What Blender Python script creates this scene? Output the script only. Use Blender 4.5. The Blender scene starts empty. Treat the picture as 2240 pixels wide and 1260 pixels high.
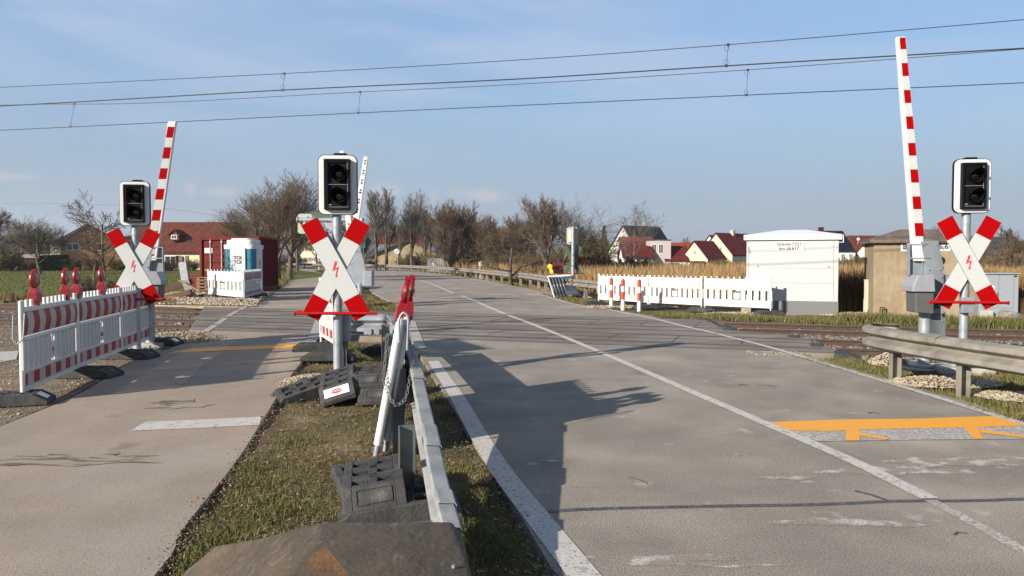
import bpy, bmesh, math, random
import numpy as np
from mathutils import Vector, Matrix
R = math.radians
random.seed(7)
S = bpy.context.scene
COL = S.collection
# ---------------------------------------------------------------- camera, sky, sun, exposure
F, HOR, CX, CY, H0 = 1700.0, 565.0, 1120.0, 630.0, 1.6      # focal length and horizon in photo pixels, eye height in metres
PITCH = math.atan((CY - HOR) / F)
cam = bpy.data.objects.new('camera', bpy.data.cameras.new('camera'))
COL.objects.link(cam)
cam.data.sensor_width = 36.0
cam.data.lens = 36.0 * F / 2240.0
cam.location = (0, 0, H0)
cam.rotation_euler = (R(90) - PITCH, 0, 0)
cam.data.clip_start = 0.05
cam.data.clip_end = 12000
S.camera = cam
SUN_AZ, SUN_EL = R(229.0), R(22.5)                          # azimuth clockwise from +Y
W = bpy.data.worlds.new('World'); S.world = W; W.use_nodes = True
wn, wl = W.node_tree.nodes, W.node_tree.links
bg = wn['Background']
sky = wn.new('ShaderNodeTexSky'); sky.sky_type = 'NISHITA'; sky.sun_disc = False
sky.sun_elevation = SUN_EL; sky.sun_rotation = SUN_AZ
sky.air_density = 1.0; sky.dust_density = 0.6; sky.ozone_density = 2.0; sky.altitude = 300
def wmath(op, a, b=None, c=None):
    n = wn.new('ShaderNodeMath'); n.operation = op
    for k, v in enumerate((a, b, c)):
        if v is None: continue
        if isinstance(v, (int, float)): n.inputs[k].default_value = v
        else: wl.new(v, n.inputs[k])
    return n.outputs[0]
tc = wn.new('ShaderNodeTexCoord')
sp = wn.new('ShaderNodeSeparateXYZ'); wl.new(tc.outputs['Generated'], sp.inputs[0])
yy = wmath('MAXIMUM', sp.outputs[1], 0.05)
az = wmath('ARCTAN2', sp.outputs[0], sp.outputs[1])
el = sp.outputs[2]
def wnoise(su, sv, scale, detail, dist=0.0, rot=0.0, off=0.0):
    cb = wn.new('ShaderNodeCombineXYZ')
    wl.new(wmath('ADD', wmath('MULTIPLY', az, su), wmath('MULTIPLY', el, rot)), cb.inputs[0])
    wl.new(wmath('MULTIPLY', el, sv), cb.inputs[1]); cb.inputs[2].default_value = off
    n = wn.new('ShaderNodeTexNoise'); n.inputs['Scale'].default_value = scale
    n.inputs['Detail'].default_value = detail; n.inputs['Distortion'].default_value = dist
    wl.new(cb.outputs[0], n.inputs['Vector']); return n.outputs['Fac']
def wramp(v, a, b, lo=0.0, hi=1.0):
    n = wn.new('ShaderNodeMapRange'); n.interpolation_type = 'SMOOTHSTEP'
    n.inputs[1].default_value = a; n.inputs[2].default_value = b
    n.inputs[3].default_value = lo; n.inputs[4].default_value = hi
    wl.new(v, n.inputs[0]); return n.outputs[0]
def wmix(f, a, b):
    n = wn.new('ShaderNodeMix'); n.data_type = 'RGBA'
    wl.new(f, n.inputs[0])
    for k, v in ((6, a), (7, b)):
        if isinstance(v, tuple): n.inputs[k].default_value = v
        else: wl.new(v, n.inputs[k])
    return n.outputs[2]
cirrus = wmath('MULTIPLY', wramp(wnoise(1.2, 6.0, 2.2, 7, 0.5, 2.0), 0.34, 0.66), wramp(wnoise(1.0, 3.0, 1.4, 3, 0.2, 1.0, 4.0), 0.3, 0.65))
cirrus = wmath('MULTIPLY', cirrus, wramp(el, 0.05, 0.3, 0.1, 1.0))
veil = wramp(el, -0.02, 0.22, 0.85, 0.0)
def puff(a0, e0, ra, re, th=1.0):                           # a small cumulus far away near the horizon
    da = wmath('DIVIDE', wmath('SUBTRACT', az, a0), ra)
    de = wmath('DIVIDE', wmath('SUBTRACT', el, e0), re)
    d = wmath('SQRT', wmath('ADD', wmath('MULTIPLY', da, da), wmath('MULTIPLY', de, de)))
    n = wnoise(1.0, 1.6, 26.0, 6, 0.4)
    v = wmath('SUBTRACT', wmath('ADD', wmath('MULTIPLY', n, 1.5), 0.25), d)
    return wmath('MULTIPLY', wramp(v, 0.0, 0.75), th)
cl = None
for a0, e0, ra, re, th in ((-0.033, 0.080, 0.034, 0.011, 0.85), (-0.075, 0.084, 0.016, 0.010, 0.35), (-0.10, 0.080, 0.011, 0.012, 0.5), (-0.16, 0.085, 0.03, 0.014, 0.6),
                           (-0.355, 0.080, 0.028, 0.009, 0.55), (-0.39, 0.082, 0.009, 0.009, 0.55), (-0.58, 0.087, 0.045, 0.006, 0.5), (0.255, 0.107, 0.016, 0.004, 0.28), (-0.25, 0.115, 0.05, 0.003, 0.15)):
    p = puff(a0, e0, ra, re, th)
    cl = p if cl is None else wmath('MAXIMUM', cl, p)
base = wmix(wmath('MULTIPLY', 1.0, 0.6), sky.outputs[0], wmix(wramp(el, 0.02, 0.36), (1.30, 2.15, 3.20, 1), (1.75, 2.95, 4.95, 1)))
base = wmix(wramp(el, 0.36, 0.75), base, (0.42, 0.80, 1.7, 1))
c1 = wmix(veil, base, (1.62, 2.03, 2.5, 1))
c2 = wmix(wmath('MULTIPLY', cirrus, 0.85), c1, (3.1, 3.7, 4.9, 1))
c3 = wmix(cl, c2, (3.7, 3.45, 3.65, 1))
wl.new(c3, bg.inputs['Color'])
bg.inputs['Strength'].default_value = 0.085
sl = bpy.data.lights.new('sun', 'SUN'); sl.energy = 5.0; sl.angle = R(0.5); sl.color = (1.0, 0.92, 0.81)
so = bpy.data.objects.new('sun', sl); COL.objects.link(so)
sd = Vector((math.sin(SUN_AZ) * math.cos(SUN_EL), math.cos(SUN_AZ) * math.cos(SUN_EL), math.sin(SUN_EL)))
so.rotation_euler = sd.to_track_quat('Z', 'Y').to_euler(); so.location = sd * 50
S.view_settings.view_transform = 'Standard'; S.view_settings.look = 'None'
S.view_settings.exposure = 0.95; S.view_settings.gamma = 1
S.cycles.max_bounces = 6; S.cycles.transparent_max_bounces = 8

# ---------------------------------------------------------------- helpers
def ray(px, py):
    x, y = (px - CX) / F, (CY - py) / F
    return Vector((x, math.cos(PITCH) + y * math.sin(PITCH), -math.sin(PITCH) + y * math.cos(PITCH)))
def G(px, py, z=0.0):                                       # point of the plane at height z seen at a photo pixel
    d = ray(px, py); t = (z - H0) / d.z
    return Vector((d.x * t, d.y * t, z))
def AT(px, py, Y):                                          # point at depth Y seen at a photo pixel
    d = ray(px, py); t = Y / d.y
    return Vector((d.x * t, Y, H0 + d.z * t))
def XA(px, Y): return AT(px, HOR, Y).x
def ZA(py, Y): return AT(CX, py, Y).z

MATS = {}
def mat(name, col, rough=0.7, metal=0.0, var=0.0, vscale=6.0, col2=None, fac=(0.4, 0.65), bump=0.0, bscale=60.0, spec=0.5, layers=(), stretch=None, coat=0.0):
    m = bpy.data.materials.new(name); m.use_nodes = True
    n, l = m.node_tree.nodes, m.node_tree.links
    b = n['Principled BSDF']; b.inputs['Roughness'].default_value = rough; b.inputs['Metallic'].default_value = metal
    b.inputs['Specular IOR Level'].default_value = spec
    if coat: b.inputs['Coat Weight'].default_value = coat
    tcn = n.new('ShaderNodeTexCoord'); co = tcn.outputs['Object']
    if stretch:
        mp = n.new('ShaderNodeMapping'); mp.inputs['Scale'].default_value = stretch; l.new(co, mp.inputs['Vector']); cs = mp.outputs[0]
    else: cs = co
    def noise(scale, det=4, vec=None):
        t = n.new('ShaderNodeTexNoise'); t.inputs['Scale'].default_value = scale; t.inputs['Detail'].default_value = det
        l.new(vec or cs, t.inputs['Vector']); return t.outputs['Fac']
    def ramp(v, a, b_, lo=0.0, hi=1.0):
        t = n.new('ShaderNodeMapRange'); t.inputs[1].default_value = a; t.inputs[2].default_value = b_; t.inputs[3].default_value = lo; t.inputs[4].default_value = hi
        l.new(v, t.inputs[0]); return t.outputs[0]
    def mix(f, a, b_, mode='MIX'):
        t = n.new('ShaderNodeMix'); t.data_type = 'RGBA'; t.blend_type = mode
        if isinstance(f, float): t.inputs[0].default_value = f
        else: l.new(f, t.inputs[0])
        for k, v in ((6, a), (7, b_)):
            if isinstance(v, tuple): t.inputs[k].default_value = v
            else: l.new(v, t.inputs[k])
        return t.outputs[2]
    c4 = lambda c: (c[0], c[1], c[2], 1.0)
    c = None
    if col2 is not None: c = mix(ramp(noise(vscale, 5), *fac), c4(col), c4(col2))
    for (lc, sc, a, b_, amt) in layers:
        c = mix(ramp(noise(sc, 5), a, b_, 0.0, amt), c if c is not None else c4(col), c4(lc))
    if var:
        v = ramp(noise(vscale * 2.3, 6), 0.3, 0.7, 1 - var, 1 + var)
        cb = n.new('ShaderNodeCombineColor')
        for k in range(3): l.new(v, cb.inputs[k])
        c = mix(1.0, c if c is not None else c4(col), cb.outputs[0], 'MULTIPLY')
    if c is None: b.inputs['Base Color'].default_value = c4(col)
    else: l.new(c, b.inputs['Base Color'])
    if bump:
        bn = n.new('ShaderNodeBump'); bn.inputs['Strength'].default_value = bump; bn.inputs['Distance'].default_value = 0.02
        l.new(noise(bscale, 3, co), bn.inputs['Height']); l.new(bn.outputs[0], b.inputs['Normal'])
    MATS[name] = m
    return m
M = {}
M['asphalt'] = mat('asphalt', (0.290, 0.250, 0.200), 0.9, col2=(0.226, 0.196, 0.158), vscale=0.8, fac=(0.38, 0.62), bump=0.45, bscale=120, spec=0.3,
    layers=(((0.10, 0.084, 0.068), 85.0, 0.50, 0.64, 0.65), ((0.45, 0.40, 0.34), 100.0, 0.57, 0.69, 0.6), ((0.38, 0.33, 0.27), 0.45, 0.54, 0.70, 0.6), ((0.150, 0.135, 0.12), 1.3, 0.56, 0.74, 0.6), ((0.46, 0.42, 0.37), 2.6, 0.64, 0.72, 0.55)), var=0.10)
M['path'] = mat('path_asphalt', (0.315, 0.255, 0.192), 0.9, col2=(0.255, 0.206, 0.156), vscale=0.7, fac=(0.35, 0.65), bump=0.25, bscale=140, spec=0.3,
    layers=(((0.12, 0.098, 0.078), 90.0, 0.53, 0.66, 0.6), ((0.42, 0.36, 0.29), 110.0, 0.58, 0.68, 0.5), ((0.33, 0.305, 0.27), 0.6, 0.52, 0.72, 0.55), ((0.12, 0.085, 0.055), 1.3, 0.64, 0.74, 0.55)), var=0.08)
M['deck'] = mat('crossing_panel', (0.20, 0.17, 0.14), 0.9, col2=(0.15, 0.115, 0.085), vscale=0.55, fac=(0.42, 0.6), bump=0.5, bscale=80, spec=0.3,
    layers=(((0.27, 0.245, 0.21), 0.8, 0.52, 0.68, 0.6), ((0.09, 0.085, 0.08), 90.0, 0.55, 0.7, 0.4)), var=0.12, stretch=(0.7, 1.6, 1))
M['rubber_dark'] = mat('rubber_joint', (0.035, 0.033, 0.032), 0.85)
M['rubber_deck'] = mat('rubber_panel', (0.10, 0.082, 0.068), 0.85, col2=(0.145, 0.115, 0.09), vscale=1.5, bump=0.3, var=0.15)
M['rail_side'] = mat('rusty_rail', (0.06, 0.036, 0.024), 0.85, var=0.25, vscale=4, metal=0.1)
M['rail_top'] = mat('rail_head', (0.30, 0.27, 0.25), 0.35, 0.9)
M['tar'] = mat('tar_seam', (0.05, 0.052, 0.056), 0.6, var=0.3, vscale=3, layers=(((0.14, 0.13, 0.12), 40.0, 0.5, 0.62, 0.7),))
M['ground'] = mat('soil_grass', (0.135, 0.095, 0.055), 1.0, col2=(0.085, 0.075, 0.034), vscale=0.7, fac=(0.35, 0.6), bump=0.9, bscale=25,
    layers=(((0.22, 0.17, 0.11), 1.7, 0.55, 0.72, 0.7), ((0.05, 0.04, 0.028), 35.0, 0.5, 0.7, 0.5)), var=0.25, spec=0.1)
M['field'] = mat('meadow', (0.095, 0.105, 0.030), 1.0, col2=(0.125, 0.115, 0.040), vscale=0.6, fac=(0.35, 0.65), bump=1.0, bscale=8, var=0.2, spec=0.05, stretch=(0.25, 1, 1),
    layers=(((0.08, 0.10, 0.026), 0.35, 0.5, 0.66, 0.7), ((0.17, 0.145, 0.06), 1.6, 0.56, 0.72, 0.4)))
M['dirt'] = mat('dirt_gravel', (0.17, 0.128, 0.09), 1.0, col2=(0.11, 0.082, 0.055), vscale=1.6, fac=(0.35, 0.65), bump=1.0, bscale=45, var=0.25, spec=0.1,
    layers=(((0.40, 0.35, 0.28), 60.0, 0.52, 0.66, 0.7),))
M['gravelbase'] = mat('limestone_fines', (0.28, 0.225, 0.155), 1.0, col2=(0.34, 0.28, 0.205), vscale=5, bump=1.0, bscale=40, var=0.2, spec=0.1)
M['ballastbase'] = mat('ballast_fines', (0.10, 0.082, 0.065), 1.0, col2=(0.06, 0.05, 0.042), vscale=9, bump=1.0, bscale=30, var=0.3, spec=0.1)
M['stone_l'] = mat('limestone', (0.37, 0.31, 0.225), 0.95, col2=(0.25, 0.20, 0.14), vscale=3, var=0.15, spec=0.2)
M['stone_d'] = mat('ballast_stone', (0.13, 0.115, 0.10), 0.95, col2=(0.22, 0.20, 0.17), vscale=5, var=0.3, spec=0.2)
M['paint'] = mat('road_paint_white', (0.47, 0.44, 0.39), 0.75, layers=(((0.20, 0.175, 0.145), 45.0, 0.55, 0.62, 0.85), ((0.26, 0.235, 0.20), 9.0, 0.58, 0.68, 0.8), ((0.40, 0.37, 0.33), 1.8, 0.5, 0.7, 0.6)), var=0.05)
M['paint_worn'] = mat('road_paint_worn', (0.42, 0.395, 0.355), 0.8, layers=(((0.21, 0.18, 0.15), 30.0, 0.46, 0.56, 0.9), ((0.28, 0.25, 0.22), 2.5, 0.45, 0.65, 0.8)), var=0.05)
M['paint_y'] = mat('road_tape_orange', (0.72, 0.31, 0.018), 0.6, layers=(((0.60, 0.27, 0.03), 7.0, 0.6, 0.74, 0.6), ((0.25, 0.16, 0.07), 30.0, 0.66, 0.72, 0.7)), var=0.05)
M['galv'] = mat('galvanised', (0.33, 0.35, 0.37), 0.5, 0.4, col2=(0.24, 0.26, 0.28), vscale=7, fac=(0.35, 0.65), bump=0.08, bscale=25, var=0.08)
M['galv_old'] = mat('galvanised_weathered', (0.25, 0.228, 0.192), 0.7, 0.15, col2=(0.165, 0.147, 0.12), vscale=3.0, fac=(0.35, 0.65), bump=0.2, bscale=30, var=0.12,
    layers=(((0.16, 0.12, 0.075), 9.0, 0.58, 0.75, 0.5),))
M['galv_island'] = mat('galvanised_rail', (0.27, 0.275, 0.265), 0.65, 0.15, col2=(0.20, 0.205, 0.20), vscale=5.0, bump=0.15, bscale=30, var=0.1, layers=(((0.24, 0.24, 0.22), 12.0, 0.58, 0.75, 0.5),))
M['steel_dark'] = mat('steel_post', (0.13, 0.14, 0.145), 0.5, 0.6, col2=(0.2, 0.205, 0.2), vscale=4, var=0.15)
M['drive'] = mat('drive_grey', (0.20, 0.225, 0.25), 0.55, 0.3, col2=(0.26, 0.285, 0.31), vscale=3, var=0.06)
M['drive_dark'] = mat('drive_box_dark', (0.085, 0.085, 0.08), 0.6, 0.1, var=0.08)
M['hood'] = mat('drive_hood', (0.25, 0.255, 0.275), 0.5, 0.1, var=0.05)
M['black'] = mat('signal_black', (0.004, 0.004, 0.0045), 0.6, spec=0.15)
M['strip'] = mat('edge_trim', (0.22, 0.22, 0.19), 0.6)
M['stain'] = mat('path_stain', (0.275, 0.225, 0.172), 0.9, layers=(((0.07, 0.045, 0.03), 5.0, 0.47, 0.58, 0.85), ((0.12, 0.098, 0.078), 90.0, 0.53, 0.66, 0.6)), stretch=(.6, 2.0, 1))
M['scuff'] = mat('chalky_scuff', (0.26, 0.215, 0.17), 0.9, layers=(((0.52, 0.49, 0.44), 7.0, 0.50, 0.62, 0.75), ((0.085, 0.070, 0.056), 85.0, 0.50, 0.62, 0.7)))
M['blackgloss'] = mat('lens_dark', (0.006, 0.006, 0.007), 0.12, spec=0.7)
M['white'] = mat('white_enamel', (0.56, 0.56, 0.55), 0.35, layers=(((0.47, 0.46, 0.43), 3.0, 0.58, 0.8, 0.4),))
M['refl'] = mat('reflective_white', (0.42, 0.43, 0.41), 0.7, var=0.03, vscale=20)
M['red'] = mat('reflective_red', (0.29, 0.0004, 0.0010), 0.8, spec=0.05, var=0.08, vscale=12)
M['redbar'] = mat('red_enamel', (0.32, 0.0015, 0.003), 0.5, spec=0.3, var=0.08)
M['plastic_w'] = mat('white_plastic', (0.56, 0.56, 0.535), 0.5, layers=(((0.40, 0.375, 0.335), 6.0, 0.57, 0.76, 0.45),), var=0.03)
M['film_g'] = mat('film_grey', (0.36, 0.345, 0.33), 0.6, var=0.1, vscale=4)
M['film_r'] = mat('film_red', (0.27, 0.010, 0.008), 0.6, var=0.15, vscale=5)
M['lamp_red'] = mat('lamp_plastic', (0.22, 0.003, 0.006), 0.3, var=0.15, vscale=9, coat=0.3)
M['lamp_red2'] = mat('lamp_lens', (0.17, 0.004, 0.004), 0.2, spec=0.7, coat=0.5)
M['lamp_yel'] = mat('lamp_yellow', (0.80, 0.55, 0.02), 0.35)
M['rubber'] = mat('recycled_rubber', (0.026, 0.026, 0.026), 0.8, col2=(0.048, 0.047, 0.044), vscale=6, bump=0.35, bscale=60, var=0.2, layers=(((0.17, 0.155, 0.135), 5.0, 0.62, 0.8, 0.5),))
M['label'] = mat('label_white', (0.72, 0.70, 0.66), 0.5, var=0.05)
M['ink'] = mat('ink', (0.03, 0.03, 0.035), 0.6)
M['inkred'] = mat('ink_red', (0.55, 0.03, 0.04), 0.6)
M['rust'] = mat('rusted_sheet', (0.095, 0.068, 0.042), 0.85, 0.05, col2=(0.058, 0.047, 0.030), vscale=4.2, fac=(0.32, 0.68), bump=0.25, bscale=35, var=0.15,
    layers=(((0.20, 0.095, 0.025), 5.0, 0.60, 0.74, 0.5), ((0.17, 0.16, 0.13), 22.0, 0.60, 0.70, 0.5), ((0.03, 0.025, 0.018), 30.0, 0.55, 0.66, 0.6), ((0.16, 0.11, 0.06), 60.0, 0.56, 0.66, 0.5)), stretch=(1, 0.35, 1))
M['rust_or'] = mat('rust_orange', (0.165, 0.08, 0.02), 0.85, 0.03, col2=(0.080, 0.056, 0.032), vscale=6, fac=(0.40, 0.56), bump=0.3, bscale=50, var=0.2)
M['cont'] = mat('container_red', (0.165, 0.028, 0.020), 0.8, 0.0, spec=0.2, col2=(0.12, 0.022, 0.016), vscale=0.9, fac=(0.35, 0.65), var=0.12, layers=(((0.10, 0.035, 0.02), 2.5, 0.60, 0.75, 0.7),))
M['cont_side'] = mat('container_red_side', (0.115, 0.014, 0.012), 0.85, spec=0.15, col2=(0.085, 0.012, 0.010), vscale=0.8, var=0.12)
M['contbar'] = mat('locking_bar', (0.50, 0.44, 0.38), 0.6, 0.1, var=0.15)
M['teal'] = mat('toilet_teal', (0.006, 0.125, 0.19), 0.4)
M['hut'] = mat('hut_white', (0.42, 0.43, 0.415), 0.6, layers=(((0.38, 0.385, 0.365), 1.5, 0.5, 0.8, 0.4),), var=0.02)
M['hut_roof'] = mat('hut_roof', (0.62, 0.63, 0.64), 0.5, var=0.02)
M['plinth'] = mat('plinth_grey', (0.135, 0.14, 0.135), 0.8, var=0.06)
M['render_ochre'] = mat('weathered_render', (0.27, 0.21, 0.13), 0.95, col2=(0.20, 0.155, 0.095), vscale=2.2, fac=(0.38, 0.66), bump=0.4, bscale=70, var=0.12,
    layers=(((0.35, 0.275, 0.175), 1.1, 0.52, 0.75, 0.6), ((0.13, 0.10, 0.065), 3.6, 0.60, 0.78, 0.6)), stretch=(1.6, 1.6, 0.7))
M['roof_conc'] = mat('mossy_concrete', (0.13, 0.10, 0.070), 0.95, col2=(0.085, 0.066, 0.048), vscale=4, bump=0.6, bscale=40, var=0.25)
M['cab'] = mat('cabinet_grey', (0.21, 0.23, 0.245), 0.6, var=0.05)
M['cream'] = mat('cream_plastic', (0.50, 0.48, 0.36), 0.6, var=0.06)
M['concrete'] = mat('concrete', (0.36, 0.34, 0.30), 0.9, col2=(0.27, 0.25, 0.22), vscale=5, bump=0.3, var=0.1)
M['signback'] = mat('sign_back', (0.33, 0.35, 0.28), 0.6, var=0.05)
M['greenback'] = mat('green_back', (0.045, 0.085, 0.05), 0.6, var=0.1)
M['wood'] = mat('pallet_wood', (0.30, 0.19, 0.11), 0.9, var=0.2, vscale=8)
M['bark'] = mat('bark', (0.085, 0.068, 0.050), 0.95, col2=(0.14, 0.115, 0.085), vscale=3, bump=0.6, bscale=30, var=0.2, spec=0.1)
M['bark_moss'] = mat('bark_mossy', (0.13, 0.105, 0.055), 0.95, col2=(0.09, 0.075, 0.050), vscale=3, bump=0.6, bscale=30, var=0.2, spec=0.1)
M['twig'] = mat('twigs_brown', (0.115, 0.085, 0.058), 0.95, var=0.25, vscale=1.5, spec=0.1)
M['twig_grey'] = mat('twigs_grey', (0.125, 0.108, 0.09), 0.95, var=0.25, vscale=1.5, spec=0.1)
M['twig_red'] = mat('twigs_russet', (0.17, 0.105, 0.052), 0.95, col2=(0.12, 0.10, 0.05), vscale=0.8, var=0.25, spec=0.1)
M['twig_olive'] = mat('twigs_olive', (0.15, 0.135, 0.05), 0.95, var=0.25, vscale=1.2, spec=0.1)
M['hedge'] = mat('hedge_leaf', (0.055, 0.062, 0.016), 0.9, var=0.4, vscale=3, spec=0.1)
M['conif'] = mat('conifer_needles', (0.025, 0.04, 0.018), 0.9, var=0.3, spec=0.1)
M['g_green'] = mat('grass_green', (0.070, 0.095, 0.022), 0.85, var=0.3, vscale=1.5, spec=0.15)
M['g_olive'] = mat('grass_olive', (0.115, 0.105, 0.034), 0.85, var=0.3, vscale=1.5, spec=0.15)
M['g_straw'] = mat('grass_straw', (0.21, 0.155, 0.078), 0.9, var=0.25, vscale=2, spec=0.1)
M['reed'] = mat('reed_gold', (0.26, 0.165, 0.075), 0.9, col2=(0.33, 0.225, 0.115), vscale=1.2, var=0.2, spec=0.1)
M['reed2'] = mat('reed_brown', (0.14, 0.078, 0.036), 0.9, col2=(0.20, 0.12, 0.058), vscale=1.2, var=0.2, spec=0.1)
M['hill'] = mat('wooded_hill', (0.055, 0.060, 0.055), 1.0, col2=(0.085, 0.085, 0.070), vscale=0.012, var=0.2, spec=0.0)
M['wall_w'] = mat('render_white', (0.55, 0.54, 0.51), 0.9, var=0.03)
M['wall_y'] = mat('render_yellow', (0.56, 0.52, 0.32), 0.9, var=0.03)
M['wall_c'] = mat('render_cream', (0.56, 0.50, 0.33), 0.9, var=0.03)
M['wall_p'] = mat('render_pink', (0.36, 0.31, 0.30), 0.9, var=0.04)
M['wall_b'] = mat('brick_orange', (0.38, 0.20, 0.13), 0.95, var=0.15, vscale=2, col2=(0.30, 0.165, 0.11))
M['wall_o'] = mat('render_ochre_barn', (0.40, 0.31, 0.16), 0.95, var=0.2, vscale=1, col2=(0.25, 0.2, 0.12))
M['wood_d'] = mat('timber_dark', (0.10, 0.05, 0.03), 0.9, var=0.15)
M['glass'] = mat('window_glass', (0.02, 0.024, 0.028), 0.08, spec=0.8)
M['frame'] = mat('window_frame', (0.62, 0.60, 0.56), 0.6)
M['shutter'] = mat('shutter_brown', (0.16, 0.09, 0.055), 0.8)
M['solar'] = mat('solar_panel', (0.008, 0.010, 0.018), 0.5, spec=0.25)
M['fence_g'] = mat('grey_boards', (0.22, 0.215, 0.205), 0.9, var=0.15, vscale=6)
M['bollard_or'] = mat('bollard_orange', (0.40, 0.045, 0.012), 0.5, var=0.12)
M['slab'] = mat('pale_slab', (0.36, 0.34, 0.31), 0.9, var=0.1)
M['wire'] = mat('copper_wire', (0.05, 0.05, 0.05), 0.6, 0.4)
M['brick'] = mat('brick_fragment', (0.34, 0.11, 0.06), 0.95, var=0.25, vscale=20)
def roofmat(name, col, col2, course=0.35):
    m = mat(name, col, 0.9, col2=col2, vscale=1.2, var=0.12, spec=0.15)
    n, l = m.node_tree.nodes, m.node_tree.links
    b = n['Principled BSDF']; w = n.new('ShaderNodeTexWave'); w.inputs['Scale'].default_value = 1.0; w.bands_direction = 'Y'
    w.inputs['Distortion'].default_value = 0.3
    t = n.new('ShaderNodeTexCoord'); l.new(t.outputs['Object'], w.inputs['Vector'])
    w2 = n.new('ShaderNodeTexWave'); w2.bands_direction = 'Z'; w2.inputs['Scale'].default_value = 1.2; l.new(t.outputs['Object'], w2.inputs['Vector'])
    ad = n.new('ShaderNodeMath'); l.new(w.outputs['Fac'], ad.inputs[0]); l.new(w2.outputs['Fac'], ad.inputs[1])
    bn = n.new('ShaderNodeBump'); bn.inputs['Distance'].default_value = 0.06; l.new(ad.outputs[0], bn.inputs['Height']); l.new(bn.outputs[0], b.inputs['Normal'])
    return m
M['roof_red'] = roofmat('tiles_orange_red', (0.24, 0.045, 0.022), (0.19, 0.038, 0.02))
M['roof_farm'] = roofmat('tiles_old_red', (0.125, 0.036, 0.024), (0.09, 0.028, 0.02))
M['roof_wine'] = roofmat('tiles_wine_red', (0.105, 0.014, 0.014), (0.08, 0.013, 0.013))
M['roof_dark'] = roofmat('tiles_dark', (0.055, 0.045, 0.042), (0.035, 0.032, 0.033))
M['roof_grey'] = roofmat('tiles_grey', (0.17, 0.17, 0.185), (0.12, 0.115, 0.12))

class MB:                                                   # collects shapes into one mesh
    def __init__(s): s.v, s.f, s.m = [], [], []
    def add(s, vs, fs, mi=0):
        o = len(s.v); s.v += [tuple(v) for v in vs]
        s.f += [tuple(o + i for i in f) for f in fs]; s.m += [mi] * len(fs); return s
    def box(s, c, d, mi=0, rot=None):
        vs = [Vector((x * d[0] / 2, y * d[1] / 2, z * d[2] / 2)) for x in (-1, 1) for y in (-1, 1) for z in (-1, 1)]
        if rot is not None: vs = [rot @ v for v in vs]
        c = Vector(c)
        return s.add([v + c for v in vs], [(0, 1, 3, 2), (4, 6, 7, 5), (0, 4, 5, 1), (2, 3, 7, 6), (0, 2, 6, 4), (1, 5, 7, 3)], mi)
    def tube(s, p0, p1, r0, r1=None, n=12, mi=0, caps=True):
        p0, p1 = Vector(p0), Vector(p1); r1 = r0 if r1 is None else r1
        d = (p1 - p0).normalized(); a = d.orthogonal().normalized(); b = d.cross(a)
        vs = [p0 + (a * math.cos(t) + b * math.sin(t)) * r0 for t in [2 * math.pi * k / n for k in range(n)]]
        vs += [p1 + (a * math.cos(t) + b * math.sin(t)) * r1 for t in [2 * math.pi * k / n for k in range(n)]]
        fs = [(k, (k + 1) % n, n + (k + 1) % n, n + k) for k in range(n)]
        if caps: fs += [tuple(range(n - 1, -1, -1)), tuple(range(n, 2 * n))]
        return s.add(vs, fs, mi)
    def path(s, pts, r, n=8, mi=0):
        for a, b in zip(pts[:-1], pts[1:]): s.tube(a, b, r, r, n, mi)
        return s
    def plate(s, poly, axis, a, b, mi=0):                   # extrude a 2D outline along axis 'x','y' or 'z' from a to b
        mk = {'y': lambda u, w, t: (u, t, w), 'x': lambda u, w, t: (t, u, w), 'z': lambda u, w, t: (u, w, t)}[axis]
        n = len(poly); vs = [mk(u, w, a) for u, w in poly] + [mk(u, w, b) for u, w in poly]
        fs = [tuple(range(n)), tuple(range(2 * n - 1, n - 1, -1))] + [(k, n + k, n + (k + 1) % n, (k + 1) % n) for k in range(n)]
        return s.add(vs, fs, mi)
    def build(s, name, mats, parent=None, smooth=False, bevel=0.0, seg=2, fix=True):
        me = bpy.data.meshes.new(name); me.from_pydata(s.v, [], s.f)
        if not isinstance(mats, (list, tuple)): mats = [mats]
        for m in mats: me.materials.append(M[m] if isinstance(m, str) else m)
        for p, k in zip(me.polygons, s.m): p.material_index = k
        if fix:
            bm = bmesh.new(); bm.from_mesh(me); bmesh.ops.recalc_face_normals(bm, faces=bm.faces); bm.to_mesh(me); bm.free()
        o = bpy.data.objects.new(name, me); COL.objects.link(o)
        if smooth:
            for p in me.polygons: p.use_smooth = True
            try: me.set_sharp_from_angle(angle=R(35))
            except Exception: pass
        if bevel:
            bv = o.modifiers.new('bevel', 'BEVEL'); bv.width = bevel; bv.segments = seg; bv.limit_method = 'ANGLE'; bv.angle_limit = R(40)
        if parent: o.parent = parent
        return o
def rrect(cx, cz, w, h, r, n=6):
    out = []
    for (sx, sz, a0) in ((1, 1, 0), (-1, 1, 90), (-1, -1, 180), (1, -1, 270)):
        for k in range(n + 1):
            a = R(a0 + 90 * k / n); out.append((cx + sx * (w / 2 - r) + r * math.cos(a), cz + sz * (h / 2 - r) + r * math.sin(a)))
    return out
def circ(cx, cz, r, n=24): return [(cx + r * math.cos(2 * math.pi * k / n), cz + r * math.sin(2 * math.pi * k / n)) for k in range(n)]
def tag(o, label, cat, group=None):
    o['label'] = label; o['category'] = cat
    if group: o['group'] = group
    return o
def thing(name, label, cat, loc=(0, 0, 0), rz=0.0, group=None, rot=None):
    o = bpy.data.objects.new(name, None); COL.objects.link(o); o.empty_display_size = 0.2
    o.location = loc; o.rotation_euler = rot if rot is not None else (0, 0, rz)
    return tag(o, label, cat, group)
def kids(o): return KIDS.get(o.name) or [c for c in bpy.data.objects if c.parent == o]
KIDS = {}
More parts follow.
